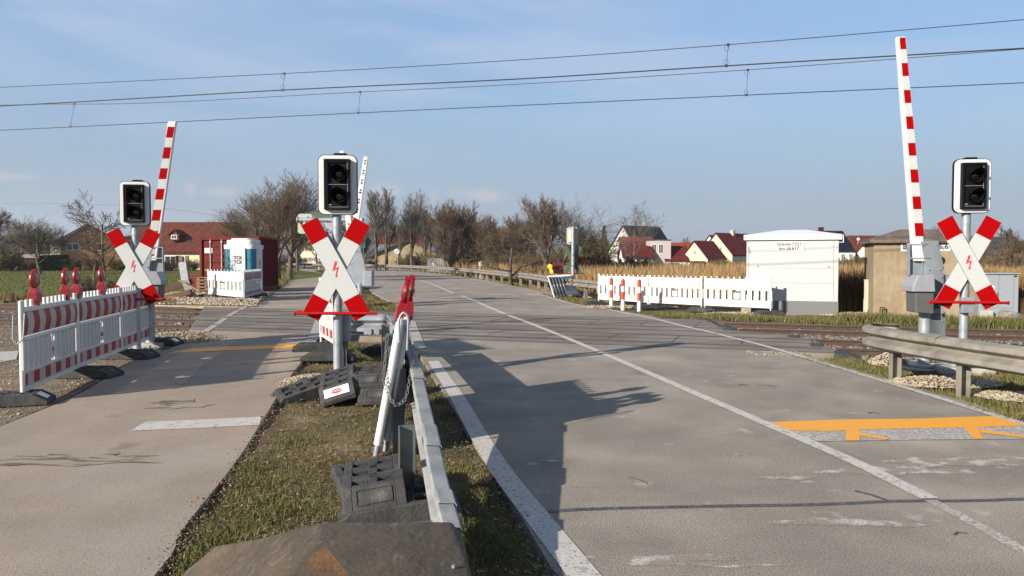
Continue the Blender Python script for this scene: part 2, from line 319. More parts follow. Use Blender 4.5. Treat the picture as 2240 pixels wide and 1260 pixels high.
def dup(root, loc, rz=0.0, label=None, cat=None, group=None, rot=None, scale=None):
    def cp(o, par):
        c = o.copy(); COL.objects.link(c); c.parent = par
        for k in [k for k in bpy.data.objects if k.parent == o]: cp(k, c)
        return c
    r = root.copy(); COL.objects.link(r)
    for k in [k for k in bpy.data.objects if k.parent == root]: cp(k, r)
    r.location = loc; r.rotation_euler = rot if rot is not None else (0, 0, rz)
    if scale: r.scale = scale
    if label: r['label'] = label
    if group: r['group'] = group
    return r
def struct(o, kind='structure'): o['kind'] = kind; return o
def text(name, body, size, m, parent, loc, rot, ext=0.001, align='CENTER', sx=1.0, bold=0.0):
    cu = bpy.data.curves.new(name, 'FONT'); cu.body = body; cu.size = size; cu.extrude = ext; cu.align_x = align; cu.align_y = 'CENTER'; cu.offset = bold
    t = bpy.data.objects.new(name + '_tmp', cu); COL.objects.link(t); bpy.context.view_layer.update()
    me = bpy.data.meshes.new_from_object(t.evaluated_get(bpy.context.evaluated_depsgraph_get()))
    bpy.data.objects.remove(t)
    me.materials.clear(); me.materials.append(M[m])
    o = bpy.data.objects.new(name, me); COL.objects.link(o)
    o.location = loc; o.rotation_euler = rot; o.scale = (sx, 1, 1)
    if parent: o.parent = parent
    return o
FRONT = (R(90), 0, 0)
def smooth_line(pts, n=6):                                  # Catmull-Rom through ground points
    pts = [Vector(p) for p in pts]; P = [pts[0] * 2 - pts[1]] + pts + [pts[-1] * 2 - pts[-2]]; out = []
    for i in range(1, len(P) - 2):
        for k in range(n):
            t = k / n; a, b, c, d = P[i - 1], P[i], P[i + 1], P[i + 2]
            out.append(0.5 * ((2 * b) + (c - a) * t + (2 * a - 5 * b + 4 * c - d) * t * t + (3 * b - a - 3 * c + d) * t ** 3))
    out.append(pts[-1]); return out
def sheet(name, pts, z, m, skirt=0.0):
    b = MB(); n = len(pts)
    vs = [(p[0], p[1], z) for p in pts]; b.add(vs, [tuple(range(n))])
    if skirt: b.add(vs + [(p[0], p[1], z - skirt) for p in pts], [(k, (k + 1) % n, n + (k + 1) % n, n + k) for k in range(n)])
    o = b.build(name, m, fix=False)
    bm = bmesh.new(); bm.from_mesh(o.data); bmesh.ops.triangulate(bm, faces=[f for f in bm.faces if len(f.verts) > 4])
    for f in bm.faces:
        if abs(f.normal.z) > 0.9 and f.normal.z < 0: f.normal_flip()
    bm.to_mesh(o.data); bm.free()
    return struct(o)
def strip(name, pts, w, z, m):
    b = MB(); L, Rr = [], []
    for i, p in enumerate(pts):
        a, c = pts[max(0, i - 1)], pts[min(len(pts) - 1, i + 1)]
        d = Vector((c[0] - a[0], c[1] - a[1], 0)).normalized(); nn = Vector((-d.y, d.x, 0)) * w / 2
        L.append((p[0] + nn.x, p[1] + nn.y, z)); Rr.append((p[0] - nn.x, p[1] - nn.y, z))
    n = len(pts); b.add(L + Rr, [(k + 1, k, n + k, n + k + 1) for k in range(n - 1)])
    return struct(b.build(name, m, fix=False))
def inpoly(x, y, poly):
    x = np.asarray(x); y = np.asarray(y); c = np.zeros(x.shape, bool); n = len(poly); j = n - 1
    for i in range(n):
        xi, yi, xj, yj = poly[i][0], poly[i][1], poly[j][0], poly[j][1]
        if yi != yj: c ^= ((yi > y) != (yj > y)) & (x < (xj - xi) * (y - yi) / (yj - yi) + xi)
        j = i
    return c
rng = np.random.default_rng(5)
def scatter(poly, n, holes=()):
    xs = [p[0] for p in poly]; ys = [p[1] for p in poly]; X, Y = [], []; got = 0
    for _ in range(60):
        x = rng.uniform(min(xs), max(xs), n); y = rng.uniform(min(ys), max(ys), n)
        k = inpoly(x, y, poly)
        for h in holes: k &= ~inpoly(x, y, h)
        X.append(x[k]); Y.append(y[k]); got += int(k.sum())
        if got >= n: break
    return np.concatenate(X)[:n], np.concatenate(Y)[:n]
def np_mesh(name, verts, faces, mats, mi=None, smooth=False):
    me = bpy.data.meshes.new(name); nf, k = faces.shape
    me.vertices.add(len(verts)); me.vertices.foreach_set('co', verts.astype(np.float32).ravel())
    me.loops.add(nf * k); me.loops.foreach_set('vertex_index', faces.astype(np.int32).ravel())
    me.polygons.add(nf); me.polygons.foreach_set('loop_start', np.arange(0, nf * k, k, dtype=np.int32))
    try: me.polygons.foreach_set('loop_total', np.full(nf, k, np.int32))
    except Exception: pass
    for m in mats: me.materials.append(M[m])
    if mi is not None: me.polygons.foreach_set('material_index', mi.astype(np.int32))
    me.update(); me.validate()
    o = bpy.data.objects.new(name, me); COL.objects.link(o)
    if smooth: me.polygons.foreach_set('use_smooth', np.ones(nf, bool))
    return o
def blades(name, X, Y, Z, h, w, lean, mats, probs, label, cat='grass', curve=0.5):
    n = len(X); a = rng.uniform(0, 2 * math.pi, n); hh = h * rng.uniform(0.45, 1.25, n); ww = w * rng.uniform(0.6, 1.3, n)
    ln = rng.uniform(0.1, 1.0, n) * lean * hh; la = rng.uniform(0, 2 * math.pi, n)
    bx, by = np.cos(a) * ww / 2, np.sin(a) * ww / 2; lx, ly = np.cos(la) * ln, np.sin(la) * ln
    V = np.zeros((n, 5, 3))
    V[:, 0] = np.c_[X - bx, Y - by, Z]; V[:, 1] = np.c_[X + bx, Y + by, Z]
    m = 0.55
    V[:, 2] = np.c_[X + bx * .7 + lx * m * curve, Y + by * .7 + ly * m * curve, Z + hh * m]; V[:, 3] = np.c_[X - bx * .7 + lx * m * curve, Y - by * .7 + ly * m * curve, Z + hh * m]
    V[:, 4] = np.c_[X + lx, Y + ly, Z + hh * np.sqrt(np.clip(1 - (ln / hh) ** 2 * .6, .15, 1))]
    i = np.arange(n) * 5
    Fc = np.concatenate([np.c_[i, i + 1, i + 2], np.c_[i, i + 2, i + 3], np.c_[i + 3, i + 2, i + 4]])
    mi = np.tile(rng.choice(len(mats), n, p=probs), 3)
    o = np_mesh(name, V.reshape(-1, 3), Fc, mats, mi); tag(o, label, cat); o['kind'] = 'stuff'; return o
ICO = None
def stones(name, X, Y, Z, size, m, label, cat='gravel', flat=0.75):
    t = (1 + 5 ** .5) / 2
    iv = np.array([(-1, t, 0), (1, t, 0), (-1, -t, 0), (1, -t, 0), (0, -1, t), (0, 1, t), (0, -1, -t), (0, 1, -t), (t, 0, -1), (t, 0, 1), (-t, 0, -1), (-t, 0, 1)]) / 1.9
    fi = np.array([(0, 11, 5), (0, 5, 1), (0, 1, 7), (0, 7, 10), (0, 10, 11), (1, 5, 9), (5, 11, 4), (11, 10, 2), (10, 7, 6), (7, 1, 8), (3, 9, 4), (3, 4, 2), (3, 2, 6), (3, 6, 8), (3, 8, 9), (4, 9, 5), (2, 4, 11), (6, 2, 10), (8, 6, 7), (9, 8, 1)])
    n = len(X); s = size * rng.lognormal(0, 0.35, n)
    V = iv[None] * rng.uniform(0.6, 1.3, (n, 12, 1)) * s[:, None, None] * 0.5
    V *= np.stack([rng.uniform(.7, 1.3, n), rng.uniform(.7, 1.3, n), rng.uniform(.5, .9, n) * flat], 1)[:, None]
    a = rng.uniform(0, 6.28, n); c, q = np.cos(a)[:, None], np.sin(a)[:, None]
    x = V[..., 0] * c - V[..., 1] * q; y = V[..., 0] * q + V[..., 1] * c
    V = np.stack([x + X[:, None], y + Y[:, None], V[..., 2] + (Z + s * .12)[:, None]], -1)
    Fc = (fi[None] + (np.arange(n) * 12)[:, None, None]).reshape(-1, 3)
    o = np_mesh(name, V.reshape(-1, 3), Fc, [m]); tag(o, label, cat); o['kind'] = 'stuff'; return o
# ---------------------------------------------------------------- ground, roads, railway
SK = 0.345                                                  # the railway runs at this slant to the picture plane
TD = Vector((1, -SK, 0)).normalized()
def PL(px, Yr, z=0.0):                                      # point seen at column px on the line parallel to the rails through (0, Yr)
    u = (px - CX) / F; Y = Yr / (1 + SK * u); return Vector((u * Y, Y, z))
def onrail(Yr, X): return Vector((X, Yr - SK * X, 0))
deck = [PL(445, 22.0), PL(1000, 22.0), PL(1540, 22.0), PL(1592, 18.9), PL(1745, 18.2), PL(1800, 16.6), PL(1850, 14.9), PL(1100, 14.9), PL(412, 14.9)]
road_r = smooth_line([G(1150, 632), G(1270, 668), G(1400, 686), G(1500, 710), G(1600, 734), G(1700, 758), G(2000, 846), G(2190, 905), Vector((4.4, 6.0, 0)), Vector((4.2, 1.0, 0)), Vector((4.4, -12, 0))], 4)
road_l = smooth_line([G(815, 640), G(880, 676), G(888, 705), G(915, 770), G(990, 890), G(1085, 1040), G(1205, 1240), Vector((0.55, 2.0, 0)), Vector((2.0, -12.0, 0))], 4)
far_l = smooth_line([G(815, 640), G(800, 622), G(790, 606), G(772, 594), Vector((-40, 108, 0))], 4)
far_r = smooth_line([Vector((-34, 122, 0)), G(850, 586.8), G(900, 591.5), G(1000, 604), G(1080, 616), G(1130, 627), G(1150, 632)], 4)
road_poly = list(far_l[::-1]) [:-1] + road_l + road_r[::-1][:-1] + far_r[::-1][:-1]
path_l = smooth_line([Vector((-3.4, 0.5, 0)), G(-400, 1150), G(-120, 985), G(0, 932), G(125, 882), G(205, 843), G(310, 778), G(385, 757), G(440, 722)], 4)
path_r = smooth_line([Vector((-1.6, 1.0, 0)), G(335, 1260), G(400, 1155), G(520, 1003), G(582, 905), G(640, 815), G(690, 750), G(703, 705), G(740, 676)], 4)
path_poly = path_l + path_r[::-1]
path2_l = smooth_line([G(440, 690), G(545, 664), G(603, 637), G(630, 618), G(640, 600), G(634, 590), G(615, 582.5)], 4)
path2_r = smooth_line([G(800, 676), G(755, 650), G(735, 625), G(715, 605), G(690, 593), G(655, 585), G(630, 581)], 4)
path2_poly = path2_l + path2_r[::-1]
roads = [road_poly, path_poly, path2_poly, deck]
def axis(a, b, da, far, grow=1.28):
    v = list(np.arange(a, b, da)); x, d = b, da
    while x < far: d *= grow; v.append(x); x += d
    v.append(far); return v
xs = axis(0, 26, 0.33, 3150); xs = [-x for x in xs[::-1] if x > 0] + xs
ys = axis(-4, 34, 0.33, 4050); ys = [-40, -18, -9, -6] + ys
XX, YY = np.meshgrid(xs, ys); YR = YY + SK * XX
def sstep(a, b, v): t = np.clip((v - a) / (b - a), 0, 1); return t * t * (3 - 2 * t)
band = sstep(14.2, 15.0, YR) * (1 - sstep(21.9, 22.7, YR)) * (1 - sstep(60, 90, np.abs(XX)))
def hgt(x, y):
    yr = y + SK * x
    b = sstep(14.2, 15.0, yr) * (1 - sstep(21.9, 22.7, yr)) * (1 - sstep(60, 90, np.abs(x)))
    n = 0.02 * np.sin(x * 2.1 + 1.3 * np.sin(y * 1.7)) * np.cos(y * 1.9 + np.sin(x * 2.7)) + 0.008 * np.sin(x * 7.3 + y * 5.1)
    return -0.042 - 0.14 * b + n * (1 - sstep(20, 60, y))
ZZ = hgt(XX, YY)
nx, ny = len(xs), len(ys)
V = np.stack([XX, YY, ZZ], -1).reshape(-1, 3)
ii = (np.arange(ny - 1)[:, None] * nx + np.arange(nx - 1)[None]).ravel()
struct(np_mesh('ground', V, np.c_[ii, ii + 1, ii + nx + 1, ii + nx], ['ground'], smooth=True))
sheet('road', road_poly, 0.0, 'asphalt', 0.3)
sheet('cycle_path', path_poly, -0.004, 'path', 0.3)
sheet('farm_lane', path2_poly, -0.004, 'path', 0.3)
sheet('crossing_deck', deck, 0.002, 'deck', 0.3)
sheet('meadow', [(-140, 29), (-19, 29), (-15.5, 40), (-17, 75), (-34, 118), (-140, 135)], 0.0, 'field', 0.2)
sheet('meadow', [(5, 78), (140, 78), (150, 200), (5, 130)], 0.0, 'field', 0.1)
sheet('side_road', [G(1130, 627), G(1150, 632), G(1185, 642), G(1250, 646), G(1310, 650), G(1290, 641), G(1210, 637), G(1160, 631)], 0.004, 'path', 0.1)
sheet('gravel_yard', [PL(330, 22.5), PL(545, 22.5), G(600, 640), (-11.5, 41), (-20, 41), (-21, 33)], -0.002, 'gravelbase', 0.1)
sheet('dirt_verge', [(-14, 2.5), (-4.2, 0.6), G(-400, 1146), G(-120, 983), G(0, 930), G(128, 878), G(205, 840), G(312, 774), G(385, 754), PL(412, 14.3), PL(330, 14.4), PL(0, 14.5), (-16, 12)], -0.008, 'dirt', 0.05)
sheet('ballast_bed', [onrail(14.9, -60), onrail(14.9, -6.6), onrail(22.2, -9.3), onrail(22.2, -60)], -0.145, 'ballastbase', 0.0)
sheet('ballast_bed', [onrail(14.9, 5.3), onrail(14.9, 45), onrail(22.2, 45), onrail(22.2, 5.0)], -0.145, 'ballastbase', 0.0)
sheet('pale_pavement', [(-14, 9.8), G(-60, 772), G(40, 768), G(36, 786), G(0, 792), (-12, 9.0)], 0.004, 'slab', 0.1)
# rubber and concrete panels of the deck: joints, flange grooves, rail heads
J = MB()
for k, Yr in enumerate((21.9, 18.35, 18.0, 15.05)): pass
for (a, b_) in ((21.0, 19.4), (17.3, 15.7)):
    for X in np.arange(-8.5, 6.6, 1.2):
        p = onrail(a, X); q = p - Vector((SK, 1, 0)).normalized() * 1.52
        if not inpoly(np.array([q.x]), np.array([q.y]), [(d.x, d.y) for d in deck])[0]: continue
        d = (q - p).normalized(); nn = Vector((-d.y, d.x, 0)) * 0.014
        J.add([p + nn, q + nn, q - nn, p - nn], [(0, 1, 2, 3)])
for Yr in (21.0, 19.4, 17.3, 15.7):
    for X in np.arange(-8.5, 6.6, 1.2):
        for s in (0.12, -0.12):
            pass
jo = J.build('deck_joint', 'rubber_dark', fix=False); jo.location.z = 0.004; struct(jo)
def rail_strip(Yr, w, z, m, name, off=0.0, x0=None, x1=None):
    a = PL(425, Yr); b = PL({21.0: 1560, 19.4: 1600, 17.3: 1745, 15.7: 1800}[Yr] if x1 is None else x1, Yr)
    n = Vector((SK, 1, 0)).normalized() * off
    return strip(name, [a + n, (a + b) / 2 + n, b + n], w, z, m)
for Yr in (21.0, 19.4, 17.3, 15.7):
    inn = -0.06 if Yr in (21.0, 17.3) else 0.06
    rail_strip(Yr, 0.20, 0.0052, 'rubber_dark', 'flange_groove')
    rail_strip(Yr, 0.06, 0.0072, 'rail_top', 'rail_head')
for Yr, w in ((22.0, 0.08), (20.2, 0.05), (18.35, 0.10), (14.95, 0.07), (16.5, 0.05)):
    rs = MB(); a, b = PL(445, Yr), PL({22.0: 1530, 20.2: 1590, 18.35: 1700, 14.95: 1840, 16.5: 1800}[Yr], Yr)
    strip('panel_edge', [a, b], w, 0.0045, 'rubber_dark')
def railway(Ya, Yb, label):
    t = thing('railway_track', label, 'railway track', onrail((Ya + Yb) / 2, 0), 0, 'tracks of the double line')
    o0 = t.location.copy()
    sides = [(-60.0, -7.6), (5.25 if Ya > 18 else 5.75, 45.0)]
    ang = math.atan2(-SK, 1)
    prof = [(-.075, -.15), (-.075, -.135), (-.012, -.115), (-.012, -.03), (-.036, -.02), (-.036, 0.012), (-.028, .018), (.028, .018), (.036, .012), (.036, -.02), (.012, -.03), (.012, -.115), (.075, -.135), (.075, -.15)]
    nrm = Vector((SK, 1, 0)).normalized()
    for Yr in (Ya, Yb):
        for (xa, xb) in sides:
            m = MB(); a, b = onrail(Yr, xa) - o0, onrail(Yr, xb) - o0; n = len(prof)
            vs = [a + nrm * u + Vector((0, 0, z)) for u, z in prof] + [b + nrm * u + Vector((0, 0, z)) for u, z in prof]
            for k in range(n):
                m.add([], []); 
            m.add(vs, [(k, (k + 1) % n, n + (k + 1) % n, n + k) for k in range(n)])
            m.m = [1 if k == 6 else 0 for k in range(n)]
            m.build('rail', ['rail_side', 'rail_top'], t)
    for X in list(np.arange(-20, -7.9, 0.62)) + list(np.arange(6.3, 12.5, 0.62)):
        m = MB(); m.box((0, 0, 0), (0.26, 2.5, 0.16), rot=None)
        s = m.build('sleeper', 'concrete', t, bevel=0.01); c = onrail((Ya + Yb) / 2, X) - o0
        s.location = (c.x, c.y, -0.215); s.rotation_euler = (0, 0, ang)
    return t
railway(21.0, 19.4, 'far track of the double railway line, beyond the nearer rails')
railway(17.3, 15.7, 'near track of the double railway line, closest to the camera')
for i, (px, Yr) in enumerate(((1545, 22.05), (1590, 19.9), (1603, 19.1), (1748, 17.8), (1800, 16.2), (1857, 14.95))):   # end ramps of the deck panels
    p = PL(px, Yr); m = MB()
    m.plate([(-.25, 0), (-.2, .16), (.0, .17), (.38, 0)], 'y', -.28, .28)
    o = m.build('deflector_ramp', 'rubber', bevel=0.01); o.location = (p.x, p.y, -.15); o.rotation_euler = (0, 0, math.atan2(-SK, 1))
    tag(o, 'black wedge at the right end of the crossing panels, %s' % ['at the far panel edge', 'inside the far track', 'beside the far track', 'between the two tracks', 'inside the near track', 'at the near edge'][i], 'rail ramp', 'deflector wedges at the panel ends')
# painted lines
strip('road_line', smooth_line([G(1310, 1300), G(1190, 1150), G(1100, 1035), G(1040, 940), G(1000, 868), G(962, 812), G(948, 790)], 5), 0.17, 0.004, 'paint')
strip('road_line', smooth_line([G(2330, 1255), G(2240, 1205), G(2130, 1145), G(2035, 1095)], 5), 0.085, 0.004, 'paint_worn')
strip('road_line', smooth_line([G(2035, 1093), G(1860, 1008), G(1680, 930), G(1490, 848), G(1320, 774), G(1225, 734)], 5), 0.125, 0.0095, 'paint')
strip('road_line', [G(1223, 733), G(1190, 720), G(1160, 708), G(1112, 690)], 0.13, 0.0095, 'paint')
strip('road_line', smooth_line([G(1105, 687), G(1030, 655), G(1010, 647)], 5), 0.14, 0.004, 'paint')
strip('road_line', smooth_line([G(992, 641), G(920, 613), G(860, 601.5), G(830, 597.5), Vector((-30, 108, 0))], 5), 0.14, 0.004, 'paint')
strip('road_line', smooth_line([G(2300, 945), G(2190, 914), G(2000, 855), G(1700, 765), G(1600, 739), G(1570, 731)], 5), 0.11, 0.0095, 'paint')
strip('road_line', smooth_line([G(1566, 730), G(1500, 715), G(1440, 700), G(1385, 689)], 5), 0.12, 0.0095, 'paint')
strip('road_line', smooth_line([G(1383, 688), G(1330, 677), G(1250, 664), G(1195, 648), G(1150, 641)], 5), 0.12, 0.004, 'paint')
strip('road_line', smooth_line([G(1075, 617), G(1000, 606), G(930, 595.5), G(860, 589), Vector((-33, 120, 0))], 5), 0.13, 0.004, 'paint')
for k, (a, b) in enumerate((((548, 666), (525, 678)), ((520, 680), (498, 693)), ((494, 696), (474, 710)), ((470, 712), (448, 727)))):
    strip('path_line', [G(*a), G(*b)], 0.15, 0.0095, 'paint_worn')
sheet('path_stop_line', [G(316, 923), G(572, 911.5), G(568, 929), G(440, 936), G(286, 942)], 0.0, 'paint')
sheet('worn_marking', [G(690, 700), G(712, 700), G(697, 742), G(672, 745)], 0.0095, 'paint_worn')
sheet('worn_marking', [G(886, 703), G(908, 703), G(932, 762), G(908, 762)], 0.0095, 'paint_worn')
sheet('orange_line', smooth_line([G(368, 772), G(430, 761), G(560, 756), G(690, 751.5)], 3) + smooth_line([G(690, 758.5), G(560, 764), G(430, 769), G(368, 773.5)], 3), 0.0, 'paint_y')
sheet('old_stop_line', [G(1700, 943), G(2150, 930), G(2262, 931), G(2262, 961), G(1948, 964), G(1766, 967)], 0.0055, 'paint_worn')
sheet('orange_stop_line', [G(1680, 925), G(1851, 919), G(2000, 917.5), G(2177, 911.5), G(2260, 929), G(2240, 933), G(2138, 936), G(2093, 937), G(1878, 941), G(1821, 944.5), G(1717, 943)], 0.008, 'paint_y')
sheet('orange_stop_line', [G(1851, 943), G(1881, 940.5), G(1881, 966), G(1850, 966)], 0.009, 'paint_y')
sheet('orange_stop_line', [G(1880, 949), G(1948, 961), G(1937, 964.5), G(1880, 955)], 0.0105, 'paint_y')
sheet('orange_stop_line', [G(2109, 937), G(2138, 936), G(2151, 963), G(2128, 960)], 0.009, 'paint_y')
sheet('orange_stop_line', [G(2138, 940), G(2262, 958), G(2262, 962), G(2148, 949)], 0.0105, 'paint_y')
strip('tar_seam', smooth_line([G(1150, 1122), G(1300, 1114), G(1560, 1108), G(1800, 1104), G(1960, 1097), G(2120, 1096), G(2300, 1090)], 6), 0.055, 0.003, 'tar')
strip('tar_seam', [G(1870, 1074), G(1910, 1084), G(1948, 1098)], 0.035, 0.0025, 'tar')
strip('tar_seam', smooth_line([G(1075, 705), G(1400, 712), G(1640, 760), G(1890, 772)], 5), 0.05, 0.0165, 'tar') if False else None
for a, b, w in (((905, 640), (1010, 633), .16), ((870, 660), (1040, 640), .05)): strip('tar_seam', [G(*a), G(*b)], w, 0.003, 'tar')
def blob(name, px, py, rx, ry, m, z, n=22):
    c = G(px, py); sheet(name, [(c.x + rx * rr * math.cos(a), c.y + ry * rr * math.sin(a)) for a, rr in [(6.2832 * k / n, random.uniform(.45, 1.15)) for k in range(n)]], z, m)
blob('path_stain', 160, 1003, .85, .22, 'stain', 0.0005); blob('path_stain', 385, 884, .42, .34, 'stain', 0.0005); blob('path_stain', 60, 1010, .5, .12, 'stain', 0.0008)
for px, py, rx, ry in ((1205, 1008, .16, .035), (1470, 1222, .55, .06), (1600, 1238, .3, .04), (1615, 994, .17, .05), (1265, 1064, .22, .03), (1870, 1143, .5, .10), (1960, 1030, .6, .16), (2120, 1010, .7, .2), (1720, 1046, .3, .05), (1420, 1228, .25, .07)): blob('road_scuff', px, py, rx, ry, 'scuff', 0.0012 + px * 4e-7)
# loose stones
dirt_c = [(-14, 7.5), G(0, 926), G(128, 878), G(205, 840), G(312, 774), G(385, 754), PL(412, 14.3), PL(330, 14.4), PL(0, 14.5)]
X, Y = scatter(dirt_c, 5000); stones('dirt_gravel', X, Y, np.full(len(X), -0.006), 0.022, 'stone_l', 'pale pebbles trodden into the dirt behind the striped barricade')
for nm, xr in (('left', (-24, -7.4)), ('right', (5.5, 14))):
    bp = [onrail(14.7, xr[0]), onrail(14.7, xr[1]), onrail(22.3, xr[1]), onrail(22.3, xr[0])]
    X, Y = scatter(bp, 15000 if nm == 'left' else 9000); yr = Y + SK * X
    Z = np.where((yr > 17.8) & (yr < 18.9), -0.07, -0.13) + rng.uniform(-.02, .02, len(X))
    Z = np.where(yr < 15.2, -0.10, Z)
    stones('ballast', X, Y, Z, 0.055, 'stone_d', 'dark ballast stones round the rails %s of the road' % nm, 'ballast')
gp = [PL(335, 22.6), PL(560, 22.6), G(585, 650), (-11.0, 36.0), (-17.5, 36.0), (-18, 30)]
X, Y = scatter(gp, 15000); stones('gravel_heap', X, Y, np.full(len(X), 0.02) + 0.10 * np.exp(-((Y + SK * X - 24.5) / 1.2) ** 2), 0.065, 'stone_l', 'cream limestone gravel spread before the red container')
def mound(px, py, rx, ry, h, n, size, label, seedz=0):
    c = G(px, py); r = np.sqrt(rng.uniform(0, 1, n)); a = rng.uniform(0, 6.28, n)
    X, Y = c.x + r * rx * np.cos(a), c.y + r * ry * np.sin(a)
    Z = h * (1 - r ** 2) * rng.uniform(0.2, 1.0, n) - 0.01
    stones('gravel_heap', X, Y, Z, size, 'stone_l', label)
mound(395, 742, 0.85, 0.9, 0.16, 5000, 0.026, 'small cream gravel heap past the right end of the striped barricade')
mound(1945, 795, 0.28, 0.35, 0.17, 1300, 0.028, 'cream gravel clump under the left end of the right guardrail')
mound(2065, 836, 0.75, 0.42, 0.08, 3400, 0.026, 'cream gravel round the footings of the right signal and barrier')
mound(2215, 866, 0.40, 0.35, 0.04, 1300, 0.027, 'cream gravel at the right picture edge below the guardrail')
mound(672, 832, 0.34, 0.65, 0.04, 2600, 0.019, 'pale gravel at the foot of the centre signal post')
mound(1700, 772, 0.5, 0.5, 0.0, 500, 0.03, 'thin line of pale grit along the road edge before the right guardrail')
mound(1620, 687, 1.2, 0.7, 0.05, 900, 0.05, 'sandy gravel in front of the white switch hut barricades')
mound(1865, 688, 0.9, 0.9, 0.05, 900, 0.05, 'sandy gravel between the white hut and the concrete hut')
mound(1380, 671, 1.6, 0.8, 0.04, 900, 0.05, 'grey brown gravel round the red and white bollards')
# grass
ed_ = [p for p in path_r if 2.5 < p.y < 13]; EX, EY = [], []
for p in ed_:
    for _ in range(60): EX.append(p.x + abs(random.gauss(0, .09)) - .04 + random.uniform(-.05, .05)); EY.append(p.y + random.uniform(-.25, .25))
EX, EY = np.array(EX), np.array(EY); stones('path_edge_grit', EX, EY, np.full(len(EX), -.006), .011, 'dirt', 'pale grit along the crumbling edge between path and grass strip')
el_ = [p for p in road_l if 2.0 < p.y < 13]; LX, LY = [], []
for p in el_:
    for _ in range(110): LX.append(p.x - abs(random.gauss(0, .09)) + .05); LY.append(p.y + random.uniform(-.35, .35))
LX, LY = np.array(LX), np.array(LY); stones('road_edge_grit', LX, LY, np.full(len(LX), -.002), .010, 'stone_d', 'dark grit along the road edge beside the painted line')
isl = [G(300, 1330), G(400, 1150), G(520, 1000), G(580, 903), G(640, 815), G(692, 765), G(700, 712), G(885, 706), G(905, 765), G(950, 810), G(985, 880), G(1040, 965), G(1085, 1040), G(1225, 1300)]
def zfor(X, Y): return hgt(X, Y) - 0.003
X, Y = scatter(isl, 26000); cl = np.sin(X * 5.3 + np.sin(Y * 3.1) * 2) * np.cos(Y * 4.1 + X * 2) + 0.5 * np.sin(X * 13 + Y * 9)
k = (cl + rng.normal(0, .5, len(X))) > -0.15; X, Y = X[k], Y[k]
near = Y < 6.5
blades('verge_grass', X, Y, zfor(X, Y), 0.040, 0.006, 1.4, ['g_green', 'g_olive', 'g_straw'], [.22, .36, .42], 'short olive and straw coloured grass on the strip between path and road')
X, Y = scatter([G(300, 1330), G(400, 1150), G(520, 1000), G(1060, 1000), G(1225, 1300)], 24000)
blades('verge_grass', X, Y, zfor(X, Y), 0.036, 0.004, 1.5, ['g_green', 'g_olive', 'g_straw'], [.24, .36, .40], 'fine matted grass at the near end of the strip between path and road')
# brighter tufts
TX, TY = [], []
for px, py, n, r in ((790, 775, 900, .5), (760, 760, 500, .3), (860, 780, 300, .2), (1000, 900, 700, .28), (1030, 1150, 700, .25), (470, 1190, 500, .2), (620, 1100, 400, .3), (560, 1010, 300, .3), (660, 960, 300, .2), (1090, 1200, 500, .2), (960, 870, 400, .2)):
    c = G(px, py); TX.append(c.x + rng.normal(0, r / 2, n)); TY.append(c.y + rng.normal(0, r, n))
TX, TY = np.concatenate(TX), np.concatenate(TY)
k = ~inpoly(TX, TY, road_poly) & ~inpoly(TX, TY, path_poly); TX, TY = TX[k], TY[k]
blades('grass_tufts', TX, TY, zfor(TX, TY), 0.065, 0.006, 1.2, ['g_green', 'g_olive'], [.5, .5], 'taller green tufts in the grass strip round the guardrail posts')
rv = [G(1690, 768), G(1850, 812), G(2000, 858), G(2190, 916), G(2300, 940), (7.4, 8.0), (7.2, 12.2), PL(1860, 14.4), PL(1740, 14.6)]
X, Y = scatter(rv, 26000); blades('verge_grass', X, Y, zfor(X, Y), 0.07, 0.008, 0.8, ['g_green', 'g_olive', 'g_straw'], [.33, .35, .32], 'grass verge beside the road under the right guardrail')
fr = [PL(1230, 22.7), PL(1500, 22.6), PL(1700, 22.5), PL(2000, 22.2), (16, 17.2), (16, 18.4), PL(1900, 23.8), PL(1500, 24.1), PL(1240, 24.0)]
X, Y = scatter(fr, 24000, [road_poly]); blades('trackside_grass', X, Y, zfor(X, Y), 0.12, 0.014, 0.7, ['g_green', 'g_olive', 'g_straw'], [.35, .35, .30], 'grass strip along the far side of the railway by the huts')
X, Y = scatter([PL(1830, 22.6), PL(2300, 22.2), PL(2300, 23.0), PL(1830, 23.6)], 9000); blades('trackside_grass', X, Y, zfor(X, Y), 0.24, 0.016, 0.6, ['g_green', 'g_olive', 'g_straw'], [.5, .2, .3], 'long green grass at the base of the concrete hut')
fg = [G(1180, 640), G(1310, 658), PL(1310, 24.2), PL(1235, 24.6), G(1210, 655)]
X, Y = scatter(fg, 5000, [road_poly]); blades('verge_grass', X, Y, zfor(X, Y), 0.08, 0.02, 0.7, ['g_olive', 'g_straw', 'g_green'], [.4, .4, .2], 'verge grass at the start of the long far guardrail')
lv = smooth_line([Vector((-30, 121, 0)), G(850, 587.2), G(900, 592), G(1000, 604.5), G(1120, 628), G(1200, 641)], 4)
lv2 = [p + Vector((1.3 + 0.02 * p.y, 1.5 + 0.03 * p.y, 0)) for p in lv][::-1]
X, Y = scatter(lv + lv2, 16000, [road_poly]); blades('verge_grass', X, Y, zfor(X, Y), 0.12, 0.035, 0.6, ['g_olive', 'g_straw'], [.5, .5], 'dry grass verge under the long far guardrail')
X, Y = scatter([G(762, 672), G(758, 648), G(800, 646), G(860, 664), G(880, 676)], 5000); blades('island_grass', X, Y, zfor(X, Y), 0.10, 0.02, 0.7, ['g_olive', 'g_straw', 'g_green'], [.4, .4, .2], 'grass patch on the far side of the tracks between path and road')
